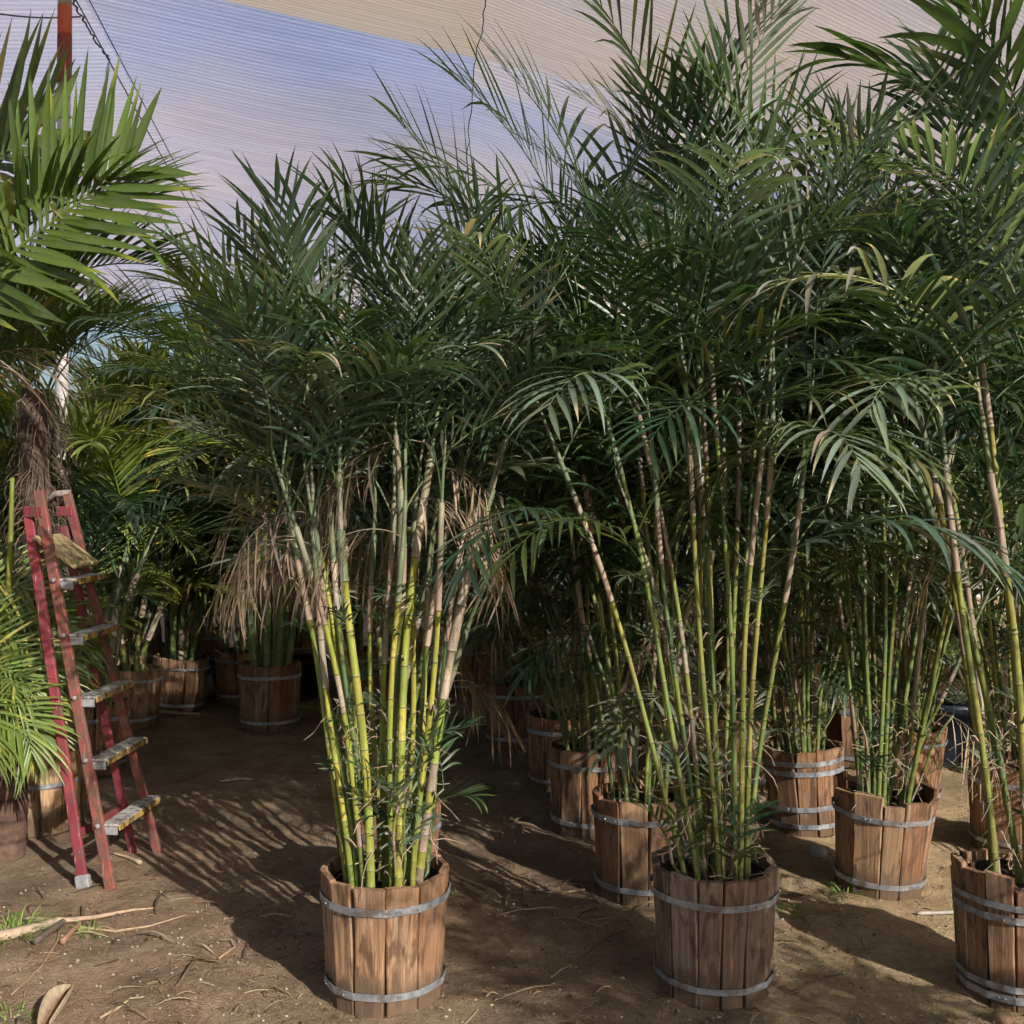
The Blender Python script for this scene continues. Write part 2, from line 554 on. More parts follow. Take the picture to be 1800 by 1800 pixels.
def patch(name, tl, tr, br, bl, color, parent, uvf, nu=26, nv=22, sag=0.035, seed=0, hole=None):
    v, uv, f = [], [], []
    for j in range(nv + 1):
        for i in range(nu + 1):
            u, w = i / nu, j / nv
            p = (tl * (1 - u) + tr * u) * (1 - w) + (bl * (1 - u) + br * u) * w
            edge = math.sin(math.pi * u) * math.sin(math.pi * w)
            q = p.copy()
            q.z += -sag * 2.0 * edge + sag * 0.7 * mnoise.noise(p * 0.9 + Vector((seed, 0, 0))) * min(1, edge * 3)
            v.append(q)
            uv.append(uvf(p))
    for j in range(nv):
        for i in range(nu):
            k = j * (nu + 1) + i
            m_ = (v[k] + v[k + nu + 2]) / 2
            if hole and hole[0] < m_.x < hole[1] and hole[2] < m_.y < hole[3]:
                continue
            f.append((k, k + 1, k + nu + 2, k + nu + 1))
    return link(name, mk_mesh(name, v, f, M_cloth, True, None, uv), parent, color=color)

canopy = empty('shade_cloth_canopy', (0, 0, 0))
tag(canopy, 'ribbed lilac and tan shade cloth stretched overhead behind the palms', 'shade cloth')
LIL = (0.82, 0.77, 0.89)
LIL2 = (0.84, 0.79, 0.89)
TAN2 = (0.56, 0.495, 0.475)
TAN = (0.56, 0.475, 0.40)
back_uv = lambda p: ((p - P1).dot(E1), (p - P1).dot(Vector((-0.5, 0.866, 0))))
TILT = R(-9)
def back_uv2(p):
    a, b = back_uv(p)
    return (a * math.cos(TILT) - b * math.sin(TILT), a * math.sin(TILT) + b * math.cos(TILT))
AEND = 15.0
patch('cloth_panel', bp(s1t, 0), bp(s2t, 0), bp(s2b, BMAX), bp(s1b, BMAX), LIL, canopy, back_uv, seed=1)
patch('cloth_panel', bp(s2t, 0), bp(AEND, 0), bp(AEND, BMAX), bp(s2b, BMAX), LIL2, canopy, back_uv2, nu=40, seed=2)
WL = Vector((-9, 0, 0))
C0, C0b = bp(s1t, 0), bp(s1b, BMAX)
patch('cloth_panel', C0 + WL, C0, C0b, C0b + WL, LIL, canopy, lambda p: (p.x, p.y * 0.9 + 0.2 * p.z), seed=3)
NY, NZ = -0.4, 5.3
C1 = bp(AEND, 0)
C2 = bp(s2t, 0)
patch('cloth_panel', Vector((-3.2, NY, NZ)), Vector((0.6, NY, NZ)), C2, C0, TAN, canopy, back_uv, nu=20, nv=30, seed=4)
patch('cloth_panel', Vector((0.6, NY, NZ)), Vector((11, NY, NZ)), C1, C2, TAN2, canopy, back_uv2, nu=40, nv=30, seed=5, hole=(0.4, 4.0, -0.6, 3.6))  # opening added out of view so sun reaches the palms at back left
def cord(p0, p1, r, n=14, sag=0.0, jit=0.0, seed=0, off=Vector((0, 0, -0.03))):
    rg = random.Random(seed)
    pts = []
    for i in range(n + 1):
        u = i / n
        p = p0.lerp(p1, u) + off
        p.z -= sag * math.sin(math.pi * u)
        p.x += rg.uniform(-jit, jit)
        pts.append(p)
    m = MB()
    m.tube(pts, r, 5)
    return m.mesh('cord', M_rope, True, False)
dn = Vector((0, 0, -0.07))
link('seam_cord', cord(bp(s1t, 0) + dn, bp(s1b, BMAX) + dn, 0.005, sag=0.05), canopy)
link('seam_cord', cord(bp(s1t, 0) + dn + Vector((0.09, 0, 0)), bp(s1b, BMAX) + dn + Vector((0.07, 0, 0)), 0.004, sag=0.05), canopy)
link('seam_cord', cord(bp(s2t, 0) + dn, bp(s2b, BMAX) + dn, 0.0045, 40, 0.05, 0.012, 3), canopy)
link('seam_cord', cord(C2 + dn, C2.lerp(Vector((0.6, NY, NZ)), 0.5) + dn, 0.0045, 40, 0.06, 0.012, 4), canopy)
link('seam_cord', cord(at(-30, 14, 6.4), at(145, 24, 6.4), 0.005, 10, 0.02), canopy)
link('seam_cord', cord(at(128, -10, 6.4), at(205, 112, 8.6), 0.006, 30, 0.03, 0.012, 8), canopy)

# boundary wall far behind the rows
wl = MB()
for k in range(16):
    x0 = -16 + 2.0 * k
    wl.box(Matrix.Translation((x0 + 0.99, 17.0, 0.95)), 1.97, 0.18, 1.95, 0.01)
    wl.box(Matrix.Translation((x0 + 0.99, 17.0, 1.965)), 1.99, 0.24, 0.07, 0.01)
wo_ = link('boundary_wall', wl.mesh('boundary_wall', M_wall, False, False))
tag(wo_, 'pale block wall glimpsed between canes far behind the palms', 'wall')

# ------------------------------------------------------------------ fronds
GRAV = Vector((0, 0, -1))
def frond_mesh(name, seed, L=0.62, pet=0.16, pairs=15, ll=0.27, lw=0.021, e0=70, e1=10, vee=18, fwd0=62, fwd1=30,
               droop=0.5, seg=6, jit=1.0, dead=False, rachis_r=0.0042, tipdry=0.25, epow=1.2, prof=None, roll=0.0):
    rg = random.Random(seed)
    m = MB()
    N = 16
    T_ = pet + L
    pts, tans = [], []
    p = Vector((0, 0, 0))
    side_curve = rg.uniform(-0.25, 0.25) * jit
    for i in range(N + 1):
        s = i / N
        e = R(e0 + (e1 - e0) * s ** epow)
        a = side_curve * s * s
        t = Vector((math.cos(e) * math.cos(a), math.cos(e) * math.sin(a), math.sin(e)))
        pts.append(p.copy())
        tans.append(t)
        p = p + t * (T_ / N)
    rc = (1.5, 1.45, 1.0) if not dead else (0.9, 0.9, 0.9)
    m.tube(pts, [rachis_r * (1 - 0.8 * i / N) for i in range(N + 1)], 5, rc, False)
    def sample(s):
        x = s * N
        i = min(N - 1, int(x))
        u = x - i
        return pts[i].lerp(pts[i + 1], u), tans[i].lerp(tans[i + 1], u).normalized()
    for k in range(pairs):
        for sd in (-1, 1):
            q = (k + 0.5 + rg.uniform(-0.18, 0.18) * jit) / pairs
            s = (pet + L * (q ** 0.95)) / T_
            s = min(0.999, s)
            o, T = sample(s)
            Y = GRAV.cross(T)
            if Y.length < 1e-4:
                Y = Vector((0, 1, 0))
            Y.normalize()
            Nn = T.cross(Y)
            if Nn.z < 0:
                Nn = -Nn
                Y = -Y
            Y, Nn = Y * math.cos(R(roll)) + Nn * math.sin(R(roll)), Nn * math.cos(R(roll)) - Y * math.sin(R(roll))
            fw = R(fwd0 + (fwd1 - fwd0) * q + rg.uniform(-6, 6) * jit)
            vv = R(vee + rg.uniform(-10, 10) * jit)
            d = T * math.cos(fw) + (Y * sd * math.cos(vv) + Nn * math.sin(vv)) * math.sin(fw)
            env = (0.62 + 0.75 * math.sin(math.pi * min(1, (0.12 + 0.80 * q)))) / 1.37 if prof is None else prof(q)
            length = ll * env * rg.uniform(0.88, 1.1)
            width = lw * rg.uniform(0.85, 1.12) * (0.75 + 0.25 * env)
            if k == pairs - 1:
                width *= 1.35
            dr = droop * rg.uniform(0.5, 1.6)
            if rg.random() < 0.07 * jit:
                dr += 1.2
            if dead:
                d = (d + Vector((rg.uniform(-.55, .55), rg.uniform(-.55, .55), -1.35))).normalized()
            if rg.random() < 0.05:
                dr += 2.5
            tint = rg.uniform(0.68, 1.35)
            colr = Vector((tint * rg.uniform(0.92, 1.12), tint, tint * rg.uniform(0.85, 1.1)))
            if not dead and rg.random() < 0.035:
                colr = Vector((3.2, 1.9, 2.2)) * rg.uniform(.7, 1.1)
            drytip = rg.random() < tipdry
            v, c, f = [], [], []
            pp = o + d * 0.002
            twist = rg.uniform(-0.5, 0.5) * jit
            curl = rg.uniform(-0.25, 0.25) * jit * (2.2 if dead else 1)
            for j in range(seg + 1):
                u = j / seg
                W = d.cross(Nn)
                if W.length < 1e-4:
                    W = Y.copy()
                W.normalize()
                Up = W.cross(d).normalized()
                W = (W * math.cos(twist * u) + Up * math.sin(twist * u)).normalized()
                Up = W.cross(d).normalized()
                wv = width * 0.5 * (0.30 + 0.70 * min(1, u / 0.28)) * (max(0.0, 1 - ((u - 0.3) / 0.7) ** 2.0) if u > 0.3 else 1.0)
                if dead:
                    wv *= 0.6
                cc = colr.copy()
                if drytip and u > 0.8:
                    cc = Vector((3.0, 2.0, 1.6))
                if j == seg:
                    v.append(pp)
                    c.append(tuple(cc))
                else:
                    fold = 0.28 * wv
                    v += [pp - W * wv + Up * fold, pp.copy(), pp + W * wv + Up * fold]
                    c += [tuple(cc), tuple(cc * 1.22), tuple(cc)]
                d = (d + GRAV * dr * u * (1.0 / seg) + W * curl / seg).normalized()
                pp = pp + d * (length / seg)
            for j in range(seg - 1):
                a, b = j * 3, (j + 1) * 3
                f += [(a, a + 1, b + 1, b), (a + 1, a + 2, b + 2, b + 1)]
            a, b = (seg - 1) * 3, seg * 3
            f += [(a, a + 1, b), (a + 1, a + 2, b)]
            m.add(v, f, c)
    return m.mesh(name, M_leaf, True)

FR = {}
def fam(key, n, **kw):
    FR[key] = []
    for i in range(n):
        k = dict(kw)
        rg = random.Random(hash(key) % 1000 if False else sum(ord(ch) for ch in key) * 13 + i)
        for nm, sp in (('e0', 8), ('e1', 14)):
            k[nm] = k[nm] + rg.uniform(-sp, sp)
        k['ll'] = k['ll'] * rg.uniform(0.92, 1.1)
        k['pairs'] = k['pairs'] + rg.randint(-2, 2)
        FR[key].append(frond_mesh('frond_' + key, 100 * i + sum(ord(ch) for ch in key), **k))
# bamboo palm
fam('erect', 5, L=0.66, pet=0.18, pairs=14, ll=0.30, lw=0.0155, jit=0.75, e0=84, e1=40, vee=22, fwd0=54, fwd1=24, droop=0.5)
fam('mid', 6, L=0.68, pet=0.20, pairs=14, ll=0.32, lw=0.0175, jit=0.95, e0=70, e1=-5, vee=14, fwd0=60, fwd1=28, droop=1.1)
fam('low', 6, L=0.62, pet=0.18, pairs=14, ll=0.32, lw=0.0195, jit=1.2, e0=50, e1=-50, vee=4, fwd0=62, fwd1=30, droop=1.6)
fam('dead', 5, L=0.42, pet=0.12, pairs=9, ll=0.42, lw=0.021, jit=1.6, e0=48, e1=-72, vee=0, fwd0=40, fwd1=15, droop=2.0, dead=True, epow=0.55, tipdry=0)
fam('small', 3, L=0.24, pet=0.06, pairs=8, ll=0.15, lw=0.014, e0=72, e1=5, vee=15, fwd0=60, fwd1=30, droop=0.6, rachis_r=0.0025)
fam('wide', 5, L=0.50, pet=0.14, pairs=11, ll=0.30, lw=0.026, jit=1.4, e0=66, e1=0, vee=10, fwd0=58, fwd1=26, droop=1.0)
# feathery areca
fam('areca_up', 4, L=1.0, pet=0.30, pairs=30, ll=0.40, lw=0.021, e0=82, e1=22, vee=30, fwd0=58, fwd1=26, droop=0.5, rachis_r=0.008)
fam('areca_out', 5, L=1.0, pet=0.30, pairs=30, ll=0.40, lw=0.022, e0=66, e1=-28, vee=24, fwd0=60, fwd1=26, droop=0.8, rachis_r=0.008)
fam('areca_small', 4, L=0.55, pet=0.18, pairs=22, ll=0.30, lw=0.013, e0=70, e1=-25, vee=24, fwd0=58, fwd1=22, droop=0.9, rachis_r=0.005)
fam('low_fan', 4, L=0.62, pet=0.10, pairs=24, ll=0.34, lw=0.016, e0=48, e1=-62, vee=10, fwd0=58, fwd1=24, droop=0.9, jit=.8, rachis_r=0.005, roll=55)
# broad leaflets of the tall palm at the left
bigprof = lambda q: (0.72 + 0.38 * math.sin(math.pi * min(1, 0.1 + 0.75 * q))) * (1.0 if q < .75 else 1.0 - 1.5 * (q - .75))
fam('broad', 4, L=1.25, pet=0.30, pairs=34, ll=0.58, lw=0.044, e0=72, e1=-22, vee=40, fwd0=66, fwd1=30, droop=0.35, rachis_r=0.012, seg=7, jit=0.6, prof=bigprof)
fam('fan', 3, L=1.0, pet=0.35, pairs=26, ll=0.60, lw=0.042, e0=44, e1=22, vee=14, fwd0=72, fwd1=42, droop=0.12, rachis_r=0.013, seg=7, jit=0.55, prof=bigprof, roll=72, epow=1.0)
fam('broad_up', 2, L=1.15, pet=0.30, pairs=32, ll=0.55, lw=0.042, e0=84, e1=38, vee=36, fwd0=56, fwd1=22, droop=0.2, rachis_r=0.012, seg=7, jit=0.6, prof=bigprof)

GREENS = [(0.036, 0.074, 0.028), (0.046, 0.082, 0.032), (0.030, 0.070, 0.036), (0.060, 0.090, 0.028), (0.040, 0.078, 0.048)]
DUSTY = [(0.15, 0.20, 0.145), (0.125, 0.185, 0.145), (0.18, 0.215, 0.155)]
LIME = [(0.16, 0.21, 0.04), (0.13, 0.185, 0.045), (0.19, 0.22, 0.05)]
DEAD = [(0.31, 0.23, 0.165), (0.25, 0.18, 0.135), (0.35, 0.27, 0.20)]

def put_frond(parent, key, p, az, rg, color, scale=1.0, tilt=(0, 0), name='frond'):
    me = rg.choice(FR[key])
    return link(name, me, parent, p, (R(tilt[0]), R(tilt[1]), az), (scale,) * 3, color)

# ------------------------------------------------------------------ canes
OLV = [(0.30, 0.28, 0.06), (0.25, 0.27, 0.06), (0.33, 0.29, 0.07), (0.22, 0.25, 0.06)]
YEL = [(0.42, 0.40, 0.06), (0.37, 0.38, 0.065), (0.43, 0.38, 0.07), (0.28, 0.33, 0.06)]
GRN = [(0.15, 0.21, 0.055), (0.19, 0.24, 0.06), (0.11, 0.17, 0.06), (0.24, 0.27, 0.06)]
BEI = [(0.40, 0.29, 0.21), (0.45, 0.35, 0.26), (0.36, 0.26, 0.19)]
SHE = [(0.17, 0.205, 0.105), (0.20, 0.225, 0.13), (0.14, 0.185, 0.09), (0.30, 0.26, 0.17)]
def cane_mesh(rg, base, dx, dy, H, r0=0.0115, sun=0.5, sheath=0.45, bend=1.3, sides=8, wob=0.03, bright=False, tan=.22):
    """returns mesh and the curve function (0..1)"""
    ph = rg.uniform(0, 6.28)
    b = Vector(base)
    def P(s):
        w = wob * math.sin(s * 5 + ph) * s
        return b + Vector((dx * s ** bend + w, dy * s ** bend + wob * math.cos(s * 4 + ph) * s, H * s))
    pts, rads, cols = [], [], []
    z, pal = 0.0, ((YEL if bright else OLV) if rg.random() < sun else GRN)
    node = rg.uniform(0.03, 0.07)
    zs = [0.0]
    while z < H:
        z += node * rg.uniform(0.85, 1.15)
        zs.append(min(z, H))
        node = min(0.16, node * 1.16)
    sh0 = 1 - sheath / max(H, 0.1)
    beige_from = sh0 - rg.uniform(0.02, 0.22)
    beige_low = rg.random() < tan
    c_low = Vector(rg.choice(GRN if rg.random() < 0.5 else pal))
    for i in range(len(zs) - 1):
        s0, s1 = zs[i] / H, zs[i + 1] / H
        c = Vector(rg.choice(pal)) * rg.uniform(0.85, 1.12)
        if s0 < 0.14:
            c = c.lerp(c_low * 0.8, 0.7)
        if s0 > sh0:
            c = Vector(rg.choice(SHE))
        elif s0 > beige_from or (beige_low and rg.random() < 0.5):
            c = Vector(rg.choice(BEI)) * rg.uniform(0.85, 1.1)
        rr = r0 * (1 - 0.25 * s0) * (1.22 if s0 > beige_from and s0 < sh0 + 0.1 else 1.0)
        if s0 > sh0 + 0.1:
            rr *= 1.15 - 0.75 * (s0 - sh0) / max(0.05, 1 - sh0)
        ln = max(0.012, s1 - s0)
        ring = c.lerp(Vector((0.16, 0.12, 0.06)), 0.75) if s0 < sh0 else c * 0.9
        for u, k, cc in ((0.0, 1.0, ring * .7), (0.02, 1.09, ring), (0.035, 1.05, c.lerp(Vector((.45, .40, .28)), .45)), (0.06, 0.99, c * 0.97), (0.55, 0.96, c), (0.985, 1.0, c * 0.92)):
            pts.append(P(s0 + (s1 - s0) * u))
            rads.append(rr * k)
            cols.append(tuple(cc))
    m = MB()
    m.tube(pts, rads, sides, cols)
    for i in range(rg.randint(1, 4)):
        s0 = rg.uniform(0.04, max(0.1, sh0))
        a = rg.uniform(0, 6.28)
        o = Vector((math.cos(a), math.sin(a), 0))
        L = rg.uniform(.03, .10)
        q = P(s0)
        c = Vector(rg.choice(BEI)) * rg.uniform(.6, 1.0)
        m.tube([q + o * r0 * .8, q + o * (r0 + L * .25) + Vector((0, 0, L * .35)), q + o * (r0 + L * .5) + Vector((0, 0, L * rg.uniform(-.2, .6)))], [.0035, .003, .0008], 4, tuple(c))
    return m.mesh('cane', M_cane, True), P

def add_cane(root, rg, base, dx, dy, H, crown=6, sun=0.5, dead=0.15, dusty=0.15, span=0.52, r0=0.0115, scale=1.0, keys=None, sheath=0.45,
             low=True, sides=8, greens=GREENS, bend=1.3, name='cane', bright=False, lowp=.7, tan=.22, sprigs=0.0):
    me, P = cane_mesh(rg, base, dx, dy, H, r0, sun, sheath, bend, sides, bright=bright, tan=tan)
    co = link(name, me, root)
    for k in range(3):
        if rg.random() < sprigs:
            put_frond(co, 'small', P(rg.uniform(.12, .62)), rg.uniform(0, 6.28), rg, rg.choice(greens + DUSTY), rg.uniform(.3, .55), (rg.uniform(-20, 20), rg.uniform(-20, 20)), name='sprig')
    az0 = rg.uniform(0, 6.28)
    for k in range(crown):
        u = k / max(1, crown - 1)
        s = 1.0 - (0.005 + (1 - u) * min(span, 0.7 * H) / H)
        az = az0 + k * 2.45 + rg.uniform(-0.4, 0.4)
        if keys:
            key = rg.choice(keys)
        elif u > 0.8:
            key = 'erect'
        elif u > 0.4:
            key = 'mid' if rg.random() < 0.87 else 'wide'
        else:
            key = 'low' if rg.random() < lowp else 'mid'
        col = rg.choice(greens)
        if rg.random() < dusty:
            col = rg.choice(DUSTY)
        if low and k == 0 and rg.random() < dead:
            key, col = 'dead', rg.choice(DEAD)
        put_frond(co, key, P(s), az, rg, col, (0.72 if key == 'dead' else 1) * scale * rg.uniform(0.85, 1.15), (rg.uniform(-9, 9), rg.uniform(-9, 9)))
    return co, P

# ------------------------------------------------------------------ tubs
STAVES = {}
def stave_mesh(w, h, th, seed, mat):
    rg = random.Random(seed)
    m = MB()
    rows = 7
    skew = rg.uniform(-0.008, 0.008)
    tl, tr = rg.uniform(-0.006, 0.003), rg.uniform(-0.006, 0.003)
    bv = 0.0035
    v, f = [], []
    for j in range(rows + 1):
        u = j / rows
        ww = w * (0.89 + 0.11 * u) * 0.5
        wa, wb_ = ww + rg.uniform(-0.0014, 0.0014), ww + rg.uniform(-0.0014, 0.0014)
        bow = 0.003 * math.sin(u * 3.14) + rg.uniform(-0.0008, 0.0008)
        cs = [(-wa, -th / 2 + bv), (-wa + bv, -th / 2), (wb_ - bv, -th / 2), (wb_, -th / 2 + bv), (wb_, th / 2), (-wa, th / 2)]
        for x, y in cs:
            z = u * h
            if j == rows:
                z += (tl * (0.5 - x / w) + tr * (0.5 + x / w))
            if j == 0:
                z += rg.uniform(0, 0.004)
            v.append((x + skew * (u - 0.5), y + bow, z))
    n = 6
    for j in range(rows):
        for k in range(n):
            f.append((j * n + k, j * n + (k + 1) % n, (j + 1) * n + (k + 1) % n, (j + 1) * n + k))
    f.append(tuple(range(n - 1, -1, -1)))
    f.append(tuple(rows * n + k for k in range(n)))
    m.add(v, f)
    return m.mesh('stave', mat, False, False)

def staves_for(mat, h):
    key = (mat.name, round(h, 2))
    if key not in STAVES:
        STAVES[key] = [stave_mesh(0.1, h, 0.019, 50 + i, mat) for i in range(8)]
    return STAVES[key]

def build_tub(root, rg, rt=0.178, rb=0.158, h=0.385, n=13, mat=None, hoops=((0.82, 0), (0.16, 0)), rag=0.004, full=True):
    mat = mat or M_wood
    m = MB()
    q = 20
    v, f = [], []
    ri, rj = rb - 0.016, rt - 0.016
    for (r, z) in ((ri, 0.01), (rj, h - 0.03)):
        for k in range(q):
            a = 2 * math.pi * k / q
            v.append((r * math.cos(a), r * math.sin(a), z))
    for k in range(q):
        f.append((k, (k + 1) % q, q + (k + 1) % q, q + k))
    m.add(v, f)
    tub = link('tub', m.mesh('tub_lining', M_inner, True, False), root)
    # staves of uneven width all round
    ws_ = [rg.uniform(0.72, 1.3) for _ in range(n)]
    tot = sum(ws_)
    a = rg.uniform(0, 6.28)
    corners = []
    lean = math.atan((rt - rb) / h)
    ms = staves_for(mat, h)
    for k in range(n):
        da = 2 * math.pi * ws_[k] / tot
        mid = a + da / 2
        wd = 2 * rt * math.tan(da / 2) * 0.975
        rr = rb + 0.004 + rg.uniform(-0.002, 0.003)
        # face outward: local -y is the outer face
        st = link('stave', rg.choice(ms), tub, (rr * math.cos(mid), rr * math.sin(mid), 0.0 + rg.uniform(0, 0.006)))
        M = Matrix.Rotation(mid + math.pi / 2, 4, 'Z') @ Matrix.Rotation(-lean + rg.uniform(-.006, .006), 4, 'X').inverted() @ Matrix.Rotation(rg.uniform(-0.012, 0.012), 4, 'Y')
        st.rotation_euler = M.to_euler()
        st.scale = (wd / 0.1, 1, 1 + rg.uniform(-rag, rag) * 2.2)
        corners.append(a)
        a += da
    for (zf, tl_) in hoops:
        z0 = zf * h
        hb = 0.0103 * rg.uniform(0.85, 1.1)
        wobA, wobP = rg.uniform(0.001, 0.006), rg.uniform(0, 6.28)
        pv, pf = [], []
        ang = []
        for i, c0 in enumerate(corners):
            c1 = corners[(i + 1) % n] + (2 * math.pi if i == n - 1 else 0)
            ang += [(c0, True), ((c0 + c1) / 2, False)]
        for (an, corner) in ang:
            r = rb + (rt - rb) * zf + 0.0175
            if corner:
                r += 0.0035
            zz = z0 + wobA * math.sin(an + wobP) + rg.uniform(-0.0008, 0.0008)
            for (dz, dr_) in ((-hb, 0.0), (hb, 0.0), (hb, 0.0026), (-hb, 0.0026)):
                rr = r + dr_ + (dz / h) * (rt - rb)
                pv.append((rr * math.cos(an), rr * math.sin(an), zz + dz))
        nn = len(ang)
        for i in range(nn):
            j = (i + 1) % nn
            for k in range(4):
                k2 = (k + 1) % 4
                pf.append((i * 4 + k, j * 4 + k, j * 4 + k2, i * 4 + k2))
        hm = MB()
        hm.add(pv, pf)
        if full:
            for rv in range(5):
                an = rg.uniform(3.3, 6.1)
                r = rb + (rt - rb) * zf + 0.0225
                c_ = Vector((r * math.cos(an), r * math.sin(an), z0))
                dirv = Vector((math.cos(an), math.sin(an), 0))
                hm.tube([c_ - dirv * 0.003, c_ + dirv * 0.0025], [0.0045, 0.003], 6)
        link('hoop', hm.mesh('hoop', M_metal, False, False), tub)
    # soil
    sv, sf = [(0, 0, h - 0.045)], []
    rings = 5
    for j in range(1, rings + 1):
        for k in range(q):
            an = 2 * math.pi * k / q
            r = (rj - 0.002) * j / rings
            sv.append((r * math.cos(an), r * math.sin(an), h - 0.06 + rg.uniform(-0.008, 0.012)))
    for k in range(q):
        sf.append((0, 1 + k, 1 + (k + 1) % q))
    for j in range(rings - 1):
        for k in range(q):
            sf.append((1 + j * q + k, 1 + (j + 1) * q + k, 1 + (j + 1) * q + (k + 1) % q, 1 + j * q + (k + 1) % q))
    sm = MB()
    sm.add(sv, sf)
    link('soil', sm.mesh('soil', M_soil, True, False), tub)
    return tub

def strand_bits(root, rg, n, r, z0, z1, name='root_strands'):
    """dry rootlets and torn sheaths tangled at the foot of the canes"""
    m = MB()
    for i in range(n):
        a, rr = rg.uniform(0, 6.28), r * rg.random() ** 0.5
        p = Vector((rr * math.cos(a), rr * math.sin(a), rg.uniform(z0, z1)))
        d = Vector((rg.uniform(-1, 1), rg.uniform(-1, 1), rg.uniform(-0.6, 0.9))).normalized()
        L = rg.uniform(0.05, 0.16)
        pts = [p]
        for k in range(4):
            d = (d + Vector((rg.uniform(-.6, .6), rg.uniform(-.6, .6), rg.uniform(-.7, .3)))).normalized()
            pts.append(pts[-1] + d * L / 4)
        c = Vector(rg.choice(BEI)) * rg.uniform(0.7, 1.2)
        m.tube(pts, [0.0016, 0.0016, 0.0014, 0.0012, 0.0008], 4, tuple(c), False)
    o = link(name, m.mesh(name, M_dry, False), root)
    return o

def palm(loc, seed, label, canes, group=None, rz=0.0, tub=True, mat=None, tubkw=None, cat='potted palm', shoots=3, strands=60, ck=None):
    rg = random.Random(seed)
    root = empty('potted_palm', (loc[0], loc[1], ground_h(loc[0], loc[1]) - 0.004))
    tag(root, label, cat, group)
    h = 0.385
    if tub:
        kw = dict(tubkw or {})
        h = kw.get('h', h)
        build_tub(root, rg, mat=mat, **kw)
    ck = ck or {}
    made = []
    for c in canes:
        bx, by, dx, dy, H = c[:5]
        kw = dict(ck)
        if len(c) > 5:
            kw.update(c[5])
        made.append(add_cane(root, rg, (bx, by, h - 0.06), dx, dy, H - h + 0.06, **kw))
    for k in range(shoots):
        a, r = rg.uniform(0, 6.28), rg.uniform(0.03, 0.12)
        add_cane(root, rg, (r * math.cos(a), r * math.sin(a), h - 0.06), 0.15 * math.cos(a), 0.15 * math.sin(a), rg.uniform(0.12, 0.5),
                 crown=3, r0=0.005, sheath=0.08, keys=['small'], scale=.7, low=False, sides=6, sun=0.3, name='shoot')
    if strands:
        strand_bits(root, rg, strands, 0.14, h - 0.02, h + 0.28 + strands * .0015)
    return root, made

def rand_canes(rg, n, spread, hmin, hmax, lean=(0, 0), rbase=0.12):
    out = []
    for i in range(n):
        a = 2.399 * i + rg.uniform(-.4, .4)
        r = rbase * math.sqrt((i + 0.5) / n)
        q = rg.uniform(0.45, 1.1) * spread
        out.append((r * math.cos(a), r * math.sin(a), q * math.cos(a) + lean[0], q * math.sin(a) * 0.8 + lean[1], rg.uniform(hmin, hmax)))
    return out

def mix_canes(rg, n, spread, hmin, hmax, nshort, lean=(0, 0)):
    out = rand_canes(rg, n, spread, hmin, hmax, lean)
    for c in rand_canes(rg, nshort, spread * 1.2, 1.0, 1.6, (0, 0)):
        out.append(c + (dict(crown=5, r0=.008, keys=['low', 'mid', 'small', 'low'], scale=.8, span=.6, dead=.1),))
    return out

# ---- the sunlit palm in the middle (tub at the front)
xa, ya = -0.385, 3.33
A = [(-.07, -.08, -0.258, .05, 1.71, dict(sun=.3)),
     (-.05, -.10, -0.215, -.10, 1.65, dict(dead=1.0, sun=1.)),
     (-.10, .02, -0.146, .10, 1.75, {}),
     (-.03, -.12, -0.086, .00, 1.69, dict(dead=.6, sun=1., r0=.014)),
     (.02, -.05, 0.034, -.10, 1.73, dict(dead=1.0, sun=.6, r0=.0145)),
     (.05, -.12, 0.086, .05, 1.79, dict(sun=1., r0=.0135)),
     (.10, -.04, 0.267, -.04, 1.80, dict(sun=1., r0=.015, bend=1.15)),
     (.08, .06, 0.103, .12, 1.68, dict(dead=1., sun=1.)),
     (.00, .10, 0.017, .20, 1.78, {}),
     (-.02, .05, -0.043, -.05, 1.64, dict(dead=1., sun=1.)),
     (.12, .05, 0.172, .10, 1.69, dict(sun=.2)),
     (.03, -.10, 0.026, -.12, 1.65, dict(dead=1., sun=1., crown=4)),
     (-.11, -.04, -0.310, .20, 1.76, {}),
     (-.06, .08, -0.103, .12, 1.73, dict(sun=1.)),
     (.09, -.10, 0.138, -.10, 1.67, dict(dead=1., sun=1.)),
     (-.09, -.08, -0.172, -.02, 1.62, dict(dead=1., sun=1., crown=4)),
     (.06, .02, 0.069, .02, 1.71, dict(sun=.5)),
     (-.08, -.02, -0.129, -.06, 1.68, dict(dead=.5, sun=.2)), (.00, -.02, 0.000, .03, 1.71, dict(sun=.7)), (.07, -.07, 0.172, .0, 1.66, dict(dead=1., sun=.3, crown=3)), (-.04, .0, -0.189, .06, 1.63, dict(dead=1., sun=.4, crown=3))]
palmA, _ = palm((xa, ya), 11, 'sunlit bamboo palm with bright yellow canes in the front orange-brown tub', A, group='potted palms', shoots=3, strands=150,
                ck=dict(bright=True, sun=.75, dead=.25, dusty=.25, scale=0.82, span=.26, r0=.0095, crown=4, lowp=.15, tan=.18, sprigs=.6), tubkw=dict(n=12))
